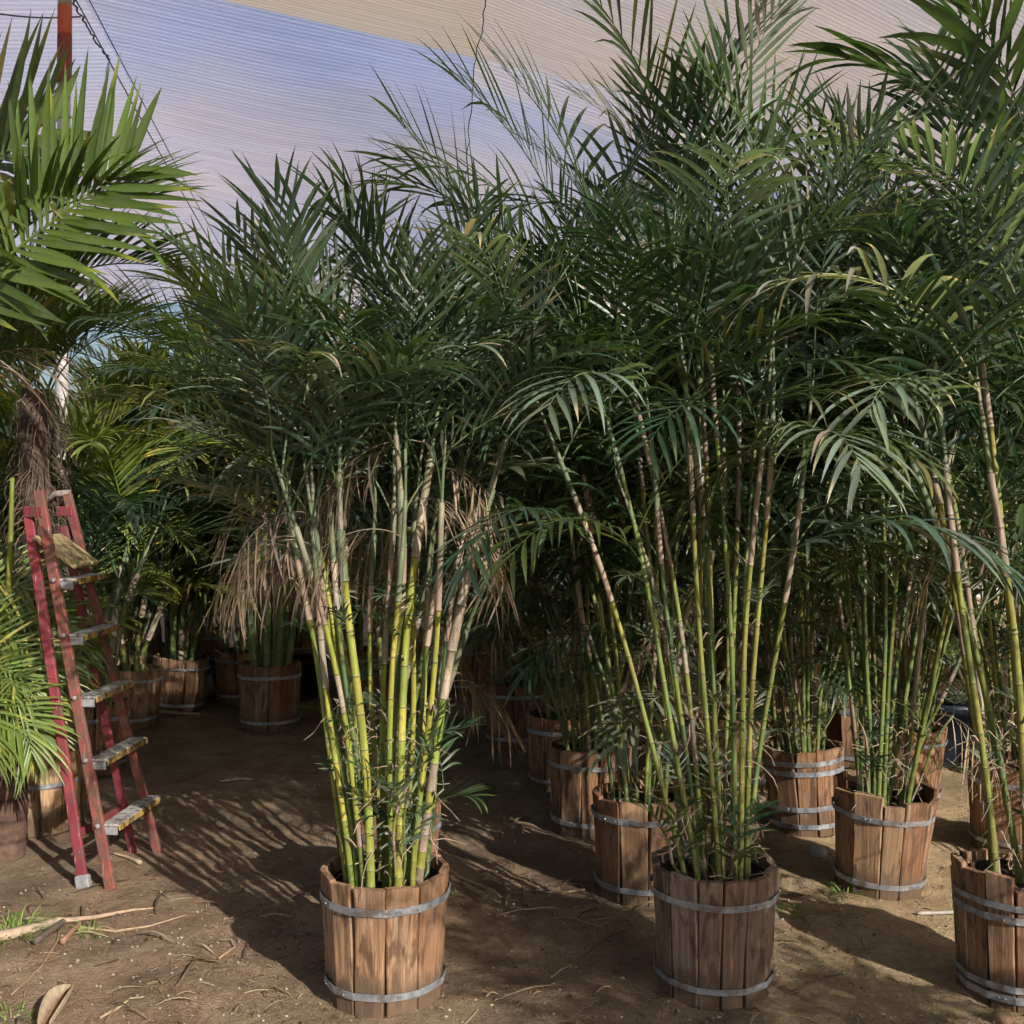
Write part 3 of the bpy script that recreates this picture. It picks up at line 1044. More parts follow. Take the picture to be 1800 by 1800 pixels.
# ---- tall palm right of the middle
xc, yc = 0.62, 3.37
C = [(-.09, -.08, -.46, .05, 1.88, dict(bend=1.1, sun=1.)),
     (-.06, -.10, -.33, .10, 1.98, dict(bend=1.15)),
     (-.03, -.02, -.24, .05, 2.08, dict(sun=1.)),
     (.00, -.10, -.16, -.02, 2.11, dict(sun=1.)),
     (.03, .00, -.11, .05, 2.21, dict(sun=1.)),
     (.05, -.08, -.06, .05, 2.28, dict(sun=.4)),
     (.07, .03, .00, .05, 2.18, dict(sun=1.)),
     (.09, -.06, .06, -.05, 2.03, dict(sun=.3)),
     (.11, .04, .12, .05, 2.13, dict(sun=1.)),
     (.02, .10, .00, .25, 2.25, {}),
     (-.08, .08, -.20, .30, 2.13, {}),
     (.10, -.02, .20, -.05, 1.88, {}),
     (.06, -.11, .04, -.10, 1.93, {}), (-.05, -.04, -.19, .0, 1.83, dict(sun=0.)), (.01, -.06, -.09, .12, 2.03, dict(sun=0.)),
     (.08, .0, .1, .12, 2.08, dict(sun=0.)), (-.01, .08, -.03, .12, 2.13, {}), (.04, .06, .06, .18, 1.98, dict(sun=.6)),
     (-.02, .06, -.28, -.10, 1.58, dict(crown=4))]
palmC, madeC = palm((xc, yc), 23, 'tall bamboo palm fanning from the grey weathered front tub in shade', C, group='potted palms', mat=M_wood_grey, shoots=2, strands=170,
                ck=dict(sun=.4, dead=.06, dusty=.25, crown=3, scale=.92, r0=.0085, sprigs=.5), tubkw=dict(n=13, hoops=((0.80, 0), (0.17, 0))))
# ---- right edge
palmD, madeD = palm((1.56, 3.36), 31, 'bamboo palm in the reddish tub cut by the right edge, double straps', 
                [(-.10, -.06, -.22, .0, 1.98, {}), (-.06, .02, -.30, .1, 2.08, dict(r0=.0125)), (-.02, -.1, -.12, .05, 1.88, dict(sun=1., r0=.013)), (.02, -.04, -.05, -.05, 2.23, dict(r0=.013)),
                 (.06, .03, .02, .1, 2.28, {}), (-.04, .1, -.16, .2, 2.18, {}), (.1, -.05, .1, .0, 2.08, {}), (.08, .08, -.25, .0, 2.33, {}), (.0, .0, -.4, -.05, 1.78, dict(crown=4))],
                group='potted palms', shoots=2, strands=120, ck=dict(sun=.45, dusty=.25, crown=4, r0=.0108, scale=.95, sprigs=.4), tubkw=dict(n=12, rag=.03, hoops=((.82, 0), (.72, 0), (.20, 0), (.11, 0))))
rr_ = random.Random(5)
palmE, _ = palm((1.435, 4.28), 37, 'bamboo palm with dark green canes in ragged-rimmed tub, patch of sun on it', mix_canes(rr_, 17, .30, 1.6, 2.2, 2, (.0, .05)),
                group='potted palms', shoots=2, ck=dict(crown=4, r0=.0095, sprigs=.15, sun=.1, dusty=.1), tubkw=dict(n=11, rag=.035, rb=.145))
palmF, _ = palm((0.50, 4.19), 41, 'bamboo palm in the brown tub just behind the grey front tub', mix_canes(rr_, 13, .33, 1.5, 2.1, 3, (-.05, .05)),
                group='potted palms', shoots=2, ck=dict(crown=4, r0=.0095, sprigs=.15, sun=.2, dusty=.12), tubkw=dict(n=12))
palmG, _ = palm((0.357, 5.03), 43, 'bamboo palm in tub third along the shaded row beside the aisle', mix_canes(rr_, 12, .36, 1.4, 2.0, 6, (-.05, 0)),
                group='potted palms', shoots=2, ck=dict(crown=4, r0=.0095, sprigs=.15, sun=.15), tubkw=dict(n=12))
palmH, _ = palm((0.27, 5.75), 47, 'bamboo palm in dark tub fourth along the shaded row beside the aisle', mix_canes(rr_, 9, .4, 1.4, 2.0, 6, (-.05, 0)),
                group='potted palms', shoots=3, ck=dict(sun=.15), tubkw=dict(n=12))
palmI, _ = palm((0.02, 6.73), 53, 'palm in the farthest dark tub of the row beside the aisle', mix_canes(rr_, 9, .45, 1.3, 1.9, 5, (-.1, 0)),
                group='potted palms', shoots=3, ck=dict(sun=.15), tubkw=dict(n=12))
palmJ, _ = palm((1.347, 5.0), 59, 'bamboo palm in leaning tub with four straps behind the ragged tub', mix_canes(rr_, 13, .33, 1.6, 2.3, 3),
                group='potted palms', shoots=3, ck=dict(crown=4, r0=.0095, sprigs=.15, sun=.15), tubkw=dict(n=12, rt=.165, rb=.145, hoops=((.86, 0), (.75, 0), (.34, 0), (.15, 0))))
palmK, _ = palm((1.96, 6.25), 61, 'palm in the small bright sunlit tub farthest back on the right', mix_canes(rr_, 10, .4, 1.9, 2.6, 5),
                group='potted palms', shoots=2, strands=20, ck=dict(crown=4, r0=.0095, sprigs=.15, sun=.4), tubkw=dict(n=11))
palmL, _ = palm((1.97, 5.48), 67, 'palm in sunlit orange tub behind and right of the ragged tub', mix_canes(rr_, 12, .36, 1.9, 2.6, 6),
                group='potted palms', shoots=3, ck=dict(crown=4, r0=.0095, sprigs=.15, sun=.5), tubkw=dict(n=11, rb=.14))
palmM, _ = palm((2.17, 4.72), 71, 'palm in tub half hidden behind the right edge palm', mix_canes(rr_, 13, .38, 1.7, 2.4, 7, (-.1, 0)),
                group='potted palms', shoots=2, ck=dict(crown=4, r0=.0095, sprigs=.15, sun=.4), tubkw=dict(n=12))
palmN, _ = palm((1.16, 5.75), 73, 'palm in pale tub glimpsed through the canes of the tall front palm', mix_canes(rr_, 8, .4, 1.9, 2.6, 5),
                group='potted palms', shoots=2, strands=20, ck=dict(sun=.4), tubkw=dict(n=12))
palmB, _ = palm((-0.455, 4.02), 79, 'bamboo palm in tub hidden right behind the sunlit front palm', mix_canes(rr_, 11, .42, 1.3, 1.8, 0, (.0, .05)),
                group='potted palms', shoots=2, ck=dict(lowp=0, sun=.5, dusty=.2), tubkw=dict(n=12))
palmP2, _ = palm((-0.75, 4.75), 83, 'broad bamboo palm rising dark behind the sunlit front palm on its left', rand_canes(rr_, 11, .5, 1.6, 2.2, (-.1, .0)),
                group='potted palms', shoots=0, ck=dict(sun=.2, dusty=.2, keys=['wide', 'mid', 'low', 'wide']), tubkw=dict(n=12)) if False else (None, None)
palmO, _ = palm((-1.59, 7.2), 89, 'thick-stemmed palm in the round brown tub at the dark end of the aisle', rand_canes(rr_, 9, .3, 1.5, 2.3, (.05, 0)),
                group='potted palms', shoots=0, strands=10, ck=dict(sun=0, r0=.028, scale=1.25, keys=['wide', 'low', 'mid']), tubkw=dict(n=13, rt=.186, rb=.172, h=.43))
palmP, _ = palm((-2.40, 7.87), 97, 'leaning palm in dark brown tub left of the aisle end', rand_canes(rr_, 8, .3, 1.3, 1.9),
                group='potted palms', shoots=0, strands=10, ck=dict(sun=0, r0=.022, scale=1.2, keys=['areca_out', 'areca_up'], greens=LIME + GREENS[:2], crown=5), tubkw=dict(n=13))
palmQ, _ = palm((-2.54, 7.33), 101, 'yellow-stemmed palm in pale tub with white strap behind the ladder', rand_canes(rr_, 8, .35, 1.0, 1.6),
                group='potted palms', shoots=0, strands=10, ck=dict(sun=.9, r0=.018, keys=['areca_out', 'areca_up', 'areca_small'], greens=LIME, crown=4, dead=0), tubkw=dict(n=12, rb=.145))
palmR, _ = palm((-2.33, 6.1), 103, 'grey-stemmed palm in shaded tub seen between the ladder legs', rand_canes(rr_, 7, .3, 1.0, 1.5),
                group='potted palms', shoots=0, strands=10, ck=dict(sun=.3, r0=.02, keys=['areca_small', 'areca_out'], greens=GREENS[:3] + LIME[:1], crown=4, dead=0), tubkw=dict(n=12))

palmJ.rotation_euler = (R(-1.5), R(-3.5), 0)
palmE.rotation_euler = (R(1.0), R(2.5), 0)
palmP.rotation_euler = (0, R(4), 0)
# crowded back rows
rb_ = random.Random(77)
BACK = []
for j, yy in enumerate((6.9, 8.1, 9.5)):
    x = 0.75 + (j % 2) * 0.35
    while x < min(0.50 * yy + 0.8, 5.6):
        BACK.append((x + rb_.uniform(-.12, .12), yy + rb_.uniform(-.15, .15)))
        x += 1.0 + 0.05 * j
BACK = [b for b in BACK if (b[0] - 1.96) ** 2 + (b[1] - 6.25) ** 2 > .3]
BACK += [(0.0, 7.7), (-0.35, 8.6), (-0.2, 9.7), (3.0, 5.6), (-0.9, 9.4)]
for i, (x, y) in enumerate(BACK):
    palm((x, y), 200 + i, 'bamboo palm lost in the crowded rows at the back right', mix_canes(rb_, 9, .40, 1.6, 2.6, 3),
         group='back row bamboo palms', shoots=0, strands=0, ck=dict(sun=.3, crown=4, sides=6, scale=1.1, r0=.011), tubkw=dict(n=11, full=False))
BACKL = [(-3.2, 8.4), (-4.3, 9.0), (-1.75, 8.9), (-2.7, 9.6), (-3.6, 10.2), (-1.6, 10.4), (-3.4, 7.2), (-2.05, 8.3), (-2.95, 8.0), (-1.15, 8.3)]
for i, (x, y) in enumerate(BACKL):
    palm((x, y), 300 + i, 'feathery yellow-green palm in the crowd behind the ladder and aisle', rand_canes(rb_, 8, .35, 0.55, 1.7),
         group='back row feathery palms', shoots=0, strands=0,
         ck=dict(sun=.8, crown=5, sides=6, r0=.018, keys=['areca_out', 'areca_up', 'areca_out'], greens=[(0.22, 0.27, 0.06), (0.18, 0.24, 0.06), (0.25, 0.28, 0.07)], dead=0, dusty=.1), tubkw=dict(n=11, full=False))

for (x, y, lb) in ((-1.98, 8.75, 'low yellow-green feathery palm standing left of the aisle end tub'), (-2.95, 6.75, 'low sunlit feathery palm behind the ladder steps'),
                   (-2.72, 8.6, 'bushy yellow-green palm behind the dark leaning tub')):
    palm((x, y), int(500 + 10 * y), lb, rand_canes(rb_, 8, .25, 0.42, 0.95), group='potted palms', shoots=0, strands=0,
         ck=dict(sun=.9, bright=True, crown=4, sides=6, r0=.016, keys=['areca_up', 'areca_out', 'areca_small'], greens=[(0.24, 0.29, 0.06), (0.20, 0.26, 0.06), (0.27, 0.30, 0.07)], dead=0, dusty=0, scale=.85), tubkw=dict(n=11, full=False))
# palms standing beside and behind the photographer: they shade the middle of the yard
for i, (x, y, hh) in enumerate(((2.45, 0.86, 2.0),)):
    palm((x, y), 400 + i, ('bamboo palm just outside the picture, near right', 'bamboo palm outside the picture, behind the near right one')[i], rand_canes(rb_, 13, .28, hh - .9, hh),
         group='palms beside the photographer', shoots=0, strands=0, ck=dict(sun=.3, crown=6, sides=6, scale=.85), tubkw=dict(n=11, full=False))

# hand-placed fronds that stand out in the photograph
def feature(root, px, py, d, key, az, color, scale=1.0, tilt=(0, 0), idx=0):
    w = at(px, py, d)
    canes = [c for c in root.children if c.name.startswith('cane')]
    # hang it on the cane that passes nearest
    best = min(canes, key=lambda c: min((Vector(v.co) + root.location - w).length for v in list(c.data.vertices)[::16]))
    nv = min(list(best.data.vertices)[::8], key=lambda v: (Vector(v.co) + root.location - w).length)
    me = FR[key][idx % len(FR[key])]
    return link('frond', me, best, Vector(nv.co), (R(tilt[0]), R(tilt[1]), R(az)), (scale,) * 3, color)
DU = (0.16, 0.21, 0.16)
feature(palmA, 640, 860, 3.3, 'low', 190, (0.15, 0.20, 0.155), 0.6, idx=1)
for (px, py, az, sc_, ix) in ((690, 800, 170, .62, 0), (720, 790, 200, .7, 1), (745, 830, -20, .6, 2), (765, 850, -40, .62, 3), (640, 850, 190, .55, 2), (540, 960, 160, .6, 0), (590, 900, 220, .55, 1)):
    feature(palmA, px, py, 3.3, 'dead', az, DEAD[ix % 3], sc_, idx=ix)
feature(palmC, 1130, 760, 3.3, 'low', 240, (0.17, 0.23, 0.17), 0.85, idx=2)
def on_cane(made, k, u, key, az, color, scale, idx, tilt=(0, 0)):
    co, P = made[k]
    return link('frond', FR[key][idx % len(FR[key])], co, P(u), (R(tilt[0]), R(tilt[1]), R(az)), (scale,) * 3, color)
for (k, az, sc_, ix, tl) in ((1, 175, 1.1, 0, (0, 0)), (2, 150, 1.15, 1, (4, 0)), (3, 30, 1.2, 2, (-6, 0)), (4, 200, 1.2, 3, (0, 0)), (5, -30, 1.15, 4, (5, 0)), (0, 185, 1.0, 1, (0, 0))):
    on_cane(madeC, k, 1.0, 'erect', az, GREENS[ix], sc_, ix, tl)
on_cane(madeD, 3, .86, 'mid', 197, (0.22, 0.29, 0.215), 1.1, 1)
on_cane(madeD, 2, .97, 'low', 205, (0.36, 0.36, 0.30), 1.15, 0)
on_cane(madeD, 0, .80, 'low', 230, (0.20, 0.26, 0.19), 0.9, 3)
feature(palmD, 1800, 330, 3.3, 'wide', 165, (0.06, 0.10, 0.04), 1.4, (0, -20), idx=1)
feature(palmD, 1800, 380, 3.3, 'wide', 200, (0.07, 0.11, 0.045), 1.35, (0, -25), idx=2)
feature(palmD, 1780, 420, 3.3, 'wide', 120, (0.06, 0.10, 0.05), 1.3, (0, -15), idx=3)
feature(palmC, 985, 480, 3.4, 'mid', 172, (0.055, 0.095, 0.045), 1.0, (0, -8), idx=2)
feature(palmC, 1000, 560, 3.4, 'mid', 195, (0.055, 0.095, 0.045), 0.9, (0, 0), idx=4)
feature(palmC, 1330, 1050, 3.4, 'low', -35, (0.075, 0.135, 0.11), 1.1, idx=3)
feature(palmC, 1300, 1000, 3.4, 'low', 20, (0.10, 0.15, 0.11), 1.0, idx=4)

# ------------------------------------------------------------------ the tall broad-leaved palm at the left
rl = random.Random(9)
tx, ty = -2.13, 4.60
left = empty('broad_leaf_palm', (tx, ty, ground_h(tx, ty) - 0.01))
tag(left, 'tall palm with swollen ringed trunk and broad glossy leaflets at left edge', 'palm')
m = MB()
pts, rads, cols = [], [], []
for i in range(60):
    u = i / 59
    z = 0.85 * u
    ringv = (i % 6 == 0)
    r = 0.078 + 0.012 * math.sin(u * 3.0) - 0.05 * u ** 2
    pts.append((0.01 * math.sin(u * 4), 0, z))
    rads.append(r * (0.955 if ringv else 1.0))
    cc = Vector((0.075, 0.042, 0.034)).lerp(Vector((0.135, 0.088, 0.065)), max(0, 1 - u * 2.2))
    cols.append(tuple(cc * (0.55 if ringv else 1.0)))
m.tube(pts, rads, 20, cols)
link('trunk', m.mesh('trunk', M_trunk, True), left)
for k, (ox, oy, lx, ly, h0, h1, rr0) in enumerate(((0.0, 0.0, .02, -.05, .80, 1.75, .045), (-.10, -.05, -.08, -.1, .1, 1.75, .022), (.06, -.03, .06, -.02, .1, 1.6, .02), (-.02, -.14, 0.07, -.02, .0, 1.5, .022))):
    m = MB()
    pts, rads, cols = [], [], []
    for i in range(24):
        u = i / 23
        pts.append((ox + lx * u, oy + ly * u, h0 + (h1 - h0) * u))
        rads.append(rr0 * (1.0 - 0.55 * u))
        cc = Vector((0.46, 0.37, 0.035)).lerp(Vector((0.20, 0.24, 0.05)), u)
        if k == 3 and u < 0.7:
            cc = Vector((0.42, 0.31, 0.24))
        cols.append(tuple(cc * (0.75 if i % 5 == 0 else 1)))
    m.tube([(p[0] - .06, p[1], p[2]) for p in pts], rads, 10, cols)
    link('crownshaft' if k == 0 else 'stem', m.mesh('stem', M_cane, True), left)
BRO = [(0.090, 0.145, 0.028), (0.070, 0.120, 0.030), (0.10, 0.145, 0.035)]
for (px, py, d, key, az, sc_, col, idx, tilt) in (
        (-175, 640, 4.2, 'fan', 3, 0.86, BRO[0], 0, (0, 0)),
        (-70, 640, 4.55, 'broad', -6, 0.8, BRO[1], 0, (20, -4)),
        (-70, 690, 4.5, 'broad', 12, 0.7, BRO[1], 3, (10, 0)),
        (-330, 520, 4.5, 'fan', -4, 0.9, BRO[2], 1, (0, 0)),
        (-90, 620, 4.6, 'broad_up', 70, .8, BRO[2], 1, (0, 0)),
        (-60, 720, 4.7, 'broad', 40, 0.65, BRO[0], 3, (0, 10)),
        (-60, 640, 4.6, 'broad', 180, 0.9, BRO[0], 2, (0, 0)),
        (-60, 700, 4.4, 'dead', 10, 0.8, DEAD[0], 0, (0, -50))):
    w = at(px, py, d) - left.location
    me = FR[key][idx % len(FR[key])]
    link('frond', me, left, w, (R(tilt[0]), R(tilt[1]), R(az)), (sc_,) * 3, col)

# small feathery palm low at the left edge, in the plank tub
sx_, sy_ = -2.16, 5.02
plk = empty('potted_palm', (sx_, sy_, ground_h(sx_, sy_)))
tag(plk, 'low bright green feathery palm in pale plank tub left of the ladder', 'potted palm', 'potted palms')
rs_ = random.Random(4)
build_tub(plk, rs_, rt=.185, rb=.165, h=.36, n=10, mat=M_plank, hoops=((.62, 0),), rag=.02)
for (ox, oy, px, py, d, key, az, s_, col) in (
        (-.02, -.1, -150, 1150, 4.4, 'low_fan', 5, .95, (0.14, 0.205, 0.04)),
        (.0, -.1, -110, 1110, 4.6, 'low_fan', -5, .95, (0.11, 0.165, 0.045)),
        (.03, -.08, -80, 1090, 4.7, 'low_fan', -12, 1.0, (0.15, 0.20, 0.04)),
        (-.05, -.1, -150, 1220, 4.3, 'low_fan', 0, .85, (0.15, 0.215, 0.04)),
        (-.05, -.1, -130, 1290, 4.3, 'low_fan', -12, .8, (0.15, 0.215, 0.04)),
        (-.05, -.1, -100, 1240, 4.4, 'low_fan', -20, 0.8, (0.14, 0.195, 0.045)),
        (-.05, -.1, -130, 1270, 4.2, 'low_fan', -35, .8, (0.15, 0.215, 0.04)),
        (-.05, .0, -130, 1060, 4.5, 'low_fan', 12, .95, (0.15, 0.21, 0.05)),
        (-.05, -.1, -45, 1250, 4.5, 'areca_small', -45, 0.7, (0.14, 0.195, 0.045))):
    w = at(px, py, d) - plk.location
    mm = MB()
    b0 = Vector((ox, oy, 0.3))
    mm.tube([b0.lerp(w, u) + Vector((0, 0, 0.0)) for u in (0, .25, .5, .75, 1)], [.012, .010, .008, .007, .006], 7,
            [(0.16, 0.20, 0.06)] * 5)
    stem = link('stem', mm.mesh('stem', M_cane, True), plk)
    link('frond', rs_.choice(FR[key]), stem, w, (R(rs_.uniform(-8, 8)), R(10), R(az)), (s_,) * 3, col)

# fibrous old trunk behind the ladder's top
fx, fy = at(70, 880, 4.95).x, 4.95
ft = empty('fibre_trunk_palm', (fx, fy, 0.0))
tag(ft, 'dark shaggy fibre-wrapped palm trunk rising behind the ladder top', 'palm')
m = MB()
pts, rads, cols = [], [], []
rf = random.Random(8)
for i in range(40):
    u = i / 39
    pts.append((0.02 * math.sin(u * 5), 0, 2.0 * u))
    rads.append(0.062 + 0.010 * rf.uniform(-1, 1) + (0.012 if i % 5 == 0 else 0))
    cols.append(tuple(Vector((0.095, 0.07, 0.055)) * rf.uniform(.6, 1.3)))
m.tube(pts, rads, 12, cols)
link('trunk', m.mesh('trunk', M_fibre, True), ft)
m = MB()
for i in range(420):
    a, z = rf.uniform(0, 6.28), rf.uniform(0.9, 2.0)
    p = Vector((0.06 * math.cos(a), 0.06 * math.sin(a), z))
    d = Vector((math.cos(a), math.sin(a), rf.uniform(-.3, .5)))
    L = rf.uniform(.06, .2)
    q = [p]
    for k in range(4):
        d = (d + Vector((rf.uniform(-.5, .5), rf.uniform(-.5, .5), -0.75))).normalized()
        q.append(q[-1] + d * L / 4)
    m.tube(q, [.0022, .002, .0018, .0014, .0008], 3, tuple(Vector((0.20, 0.145, 0.11)) * rf.uniform(.5, 1.4)), False)
link('trunk_fibre', m.mesh('trunk_fibre', M_fibre, False), ft)
for i in range(7):
    az = i * 0.95 + .3
    put_frond(ft, 'broad' if i % 2 else 'areca_out', Vector((0.03 * math.cos(az), .03 * math.sin(az), 1.95)), az, rf, rf.choice(GREENS + BRO), 0.6, (0, 0))
m = MB()
m.tube([(0.04, -.05, 1.48), (0.10, -.07, 1.53), (0.17, -.09, 1.535)], [.016, .014, .015], 7, (0.27, 0.23, 0.20))
link('leaf_stub', m.mesh('leaf_stub', M_fibre, True), ft)

# ------------------------------------------------------------------ painted support pole
pp = at(108, 400, 6.4)
pole = empty('support_pole', (pp.x, 6.4, 0))
tag(pole, 'red and white painted metal pole holding up the shade cloth', 'pole')
zz = lambda py: CH + (HZ - py) / F * 6.4
for (z0, z1, mt, r) in ((0, zz(150), M_pole3, .036), (zz(150), zz(68), M_pole2, .041), (zz(68), zz(15), M_pole, .040), (zz(15), 5.0, M_pole3, .0395)):
    m = MB()
    n = 8
    m.tube([(0.012 * (z0 + (z1 - z0) * i / n) - 0.02, 0, z0 + (z1 - z0) * i / n) for i in range(n + 1)], r, 16)
    link('painted_section', m.mesh('painted_section', mt, True, False), pole)

# ------------------------------------------------------------------ step ladder
lad = empty('step_ladder', gp(205, 1530))
tag(lad, 'red paint-chipped folding step ladder standing on the soil at left', 'ladder')
LO = lad.location.copy()
nf, ff = gp(192, 1566), gp(275, 1502)
nb_, fb = gp(145, 1564), gp(232, 1503)
nf_t, ff_t = at(68, 862, 4.30), at(118, 868, 4.62)
nb_t, fb_t = at(50, 905, 4.33), at(112, 925, 4.64)
wdir = (ff - nf).normalized()
tread = Vector((wdir.y, -wdir.x, 0)).normalized()      # towards the right, where the treads point
def rail(p0, p1, w, dth, mat, name='rail'):
    m = MB()
    m.box(frame(p0 - LO, p1 - LO, tread), w, dth, (p1 - p0).length, 0.004)
    return link(name, m.mesh(name, mat, False, False), lad)
rails = [rail(nf, nf_t, 0.042, 0.022, M_rust), rail(ff, ff_t, 0.038, 0.022, M_rust),
         rail(nb_, nb_t, 0.040, 0.020, M_red), rail(fb, fb_t, 0.036, 0.020, M_red)]
m = MB()
m.box(frame(nb_ - LO + Vector((0, 0, -.004)), nb_ - LO + (nb_t - nb_).normalized() * 0.055, tread), 0.056, 0.032, 0.055, 0.006)
link('foot_cap', m.mesh('foot_cap', M_alu, False, False), rails[2])
def on_rail(p0, p1, z):
    u = (z - p0.z) / (p1.z - p0.z)
    return p0.lerp(p1, u)
for z in (0.245, 0.495, 0.735, 0.975, 1.19):
    a, b = on_rail(nf, nf_t, z), on_rail(ff, ff_t, z)
    q = (a + b) / 2 - LO + tread * 0.044
    d = (b - a)
    Lx = d.length + 0.006
    d.normalize()
    up = Vector((0, 0, 1))
    t2 = d.cross(up).normalized()
    if t2.dot(tread) < 0:
        t2 = -t2
    Mx = Matrix((d, t2, d.cross(t2))).transposed().to_4x4()
    Mx.translation = q
    m = MB()
    m.box(Mx, Lx, 0.072, 0.010, 0.003)
    st = link('step', m.mesh('step', M_step, False, False), lad)
    m = MB()
    Mn = Mx.copy()
    Mn.translation = q + t2 * 0.038 - Vector((0, 0, .008))
    m.box(Mn, Lx - .004, 0.006, 0.022, 0.001)
    link('step_lip', m.mesh('step_lip', M_yellow, False, False), st)
    m = MB()
    Mn = Mx.copy()
    Mn.translation = q - d * (Lx / 2 - 0.003) - Vector((0, 0, .021))
    m.box(Mn, 0.005, 0.06, 0.030, 0.001)
    link('step_bracket', m.mesh('step_bracket', M_alu, False, False), st)
    m = MB()
    c_ = a - LO - d * 0.012
    m.tube([c_, c_ - d * 0.009], [0.011, 0.008], 10)
    link('bolt', m.mesh('bolt', M_alu, True, False), rails[0])
# cross brace between the back legs, hinge plates, tilted platform board
m = MB()
a, b = on_rail(nb_, nb_t, .20) - LO, on_rail(fb, fb_t, .20) - LO
m.box(frame(a, b, (0, 0, 1)), 0.03, 0.014, (b - a).length, 0.002)
link('cross_brace', m.mesh('cross_brace', M_red, False, False), lad)
for p0, p1, q0, q1 in ((nb_, nb_t, nf, nf_t), (fb, fb_t, ff, ff_t)):
    m = MB()
    a, b = on_rail(p0, p1, 1.455) - LO, on_rail(q0, q1, 1.455) - LO
    e = (b - a).normalized()
    m.box(frame(a - e * .012, b + e * .012, (0, 0, 1)), 0.042, 0.030, (b - a).length + .024, 0.003)
    link('hinge_plate', m.mesh('hinge_plate', M_red, False, False), lad)
m = MB()
pc = at(118, 968, 4.42) - LO
d = (on_rail(ff, ff_t, 1.4) - on_rail(nf, nf_t, 1.4)).normalized()
t2 = (tread * 0.80 + Vector((0, 0, -0.60))).normalized()
t2 = (t2 - d * t2.dot(d)).normalized()
Mx = Matrix((d, t2, d.cross(t2))).transposed().to_4x4()
Mx.translation = pc
m.box(Mx, 0.27, 0.20, 0.022, 0.005)
link('platform_board', m.mesh('platform_board', M_board, False, False), lad)

# ------------------------------------------------------------------ black pots, stones
def pot(px, py, r, h, label, mat=M_black):
    p = gp(px, py)
    m = MB()
    prof = [(r * .72, 0), (r * .95, h * .86), (r * 1.06, h * .86), (r * 1.08, h), (r * .98, h), (r * .93, h * .82), (0.01, h * .80)]
    q = 24
    v, f = [], []
    for (rr, z) in prof:
        for k in range(q):
            a = 2 * math.pi * k / q
            v.append((rr * math.cos(a), rr * math.sin(a), z))
    for j in range(len(prof) - 1):
        for k in range(q):
            f.append((j * q + k, j * q + (k + 1) % q, (j + 1) * q + (k + 1) % q, (j + 1) * q + k))
    m.add(v, f)
    o = link('plastic_pot', m.mesh('plastic_pot', mat, True, False), None, (p.x, p.y, ground_h(p.x, p.y) - .003))
    tag(o, label, 'pot')
    return o
pot(528, 1228, .17, .32, 'black plastic pot tucked behind the brown tub at the aisle end')
pot(404, 1212, .17, .26, 'black plastic pot between the two dark tubs at the aisle end')
M_blue = mat_simple('dark_blue_plastic', (0.018, 0.024, 0.045), 0.4, 8, 0.3, 0.5)
pot(1672, 1345, .19, .36, 'dark blue plastic barrel between the palms at the right', M_blue)
def stone(px, py, r, label, seed, mat=M_stone, col=None):
    p = gp(px, py)
    rg = random.Random(seed)
    v, f = [], []
    for j in range(7):
        for k in range(10):
            th, a = math.pi * j / 6, 2 * math.pi * k / 10
            d = Vector((math.sin(th) * math.cos(a), math.sin(th) * math.sin(a), math.cos(th)))
            rr = r * (1 + 0.35 * mnoise.noise(d * 1.7 + Vector((seed, 0, 0))))
            v.append(d * rr * 1.0)
            v[-1].z = v[-1].z * .75 + r * .55
    for j in range(6):
        for k in range(10):
            f.append((j * 10 + k, j * 10 + (k + 1) % 10, (j + 1) * 10 + (k + 1) % 10, (j + 1) * 10 + k))
    o = link('stone', mk_mesh('stone', v, f, mat, True), None, (p.x, p.y, ground_h(p.x, p.y) - r * .1))
    tag(o, label, 'stone')
stone(397, 1206, .085, 'whitish stone beside the round brown tub at the aisle end', 3)
stone(425, 1200, .06, 'smaller pale stone right against the round brown tub', 5)
stone(1440, 1508, .035, 'small grey stone on the soil by the leaning tub', 7)
stone(1768, 1797, .032, 'brown clod at the foot of the right edge tub', 9, mat_simple('clod', (0.34, 0.22, 0.14), .9, 30, .4, .1))

# ------------------------------------------------------------------ litter on the soil
def strip(m, p0, d, L, w, bend, col, rg, lift=0.0, seg=5, roll=0.3):
    """a curled dry strip lying on the ground"""
    p = Vector((p0.x, p0.y, 0))
    d = Vector((d[0], d[1], 0)).normalized()
    v, f = [], []
    for j in range(seg + 1):
        u = j / seg
        s = Vector((-d.y, d.x, 0))
        ww = w * .5 * (math.sin(math.pi * (0.12 + .82 * u)) * .9 + .1)
        z = ground_h(p.x, p.y) + 0.006 + lift * math.sin(math.pi * u)
        for k, (o, dz) in enumerate(((-1, roll * ww), (0, 0), (1, roll * ww))):
            v.append(p + s * ww * o + Vector((0, 0, z + dz)))
        for k in range(3):
            pass
        an = bend / seg
        d = Vector((d.x * math.cos(an) - d.y * math.sin(an), d.x * math.sin(an) + d.y * math.cos(an), 0))
        p = p + d * (L / seg)
    n = len(v)
    v2 = [q - Vector((0, 0, 0.0025)) for q in v]
    for j in range(seg):
        for k in range(2):
            a = j * 3 + k
            f.append((a, a + 1, a + 4, a + 3))
            f.append((n + a, n + a + 3, n + a + 4, n + a + 1))
        for k, dirn in ((0, 1), (2, -1)):
            a, b = j * 3 + k, (j + 1) * 3 + k
            f.append((a, b, n + b, n + a) if dirn > 0 else (b, a, n + a, n + b))
    m.add(v + v2, f, tuple(col))

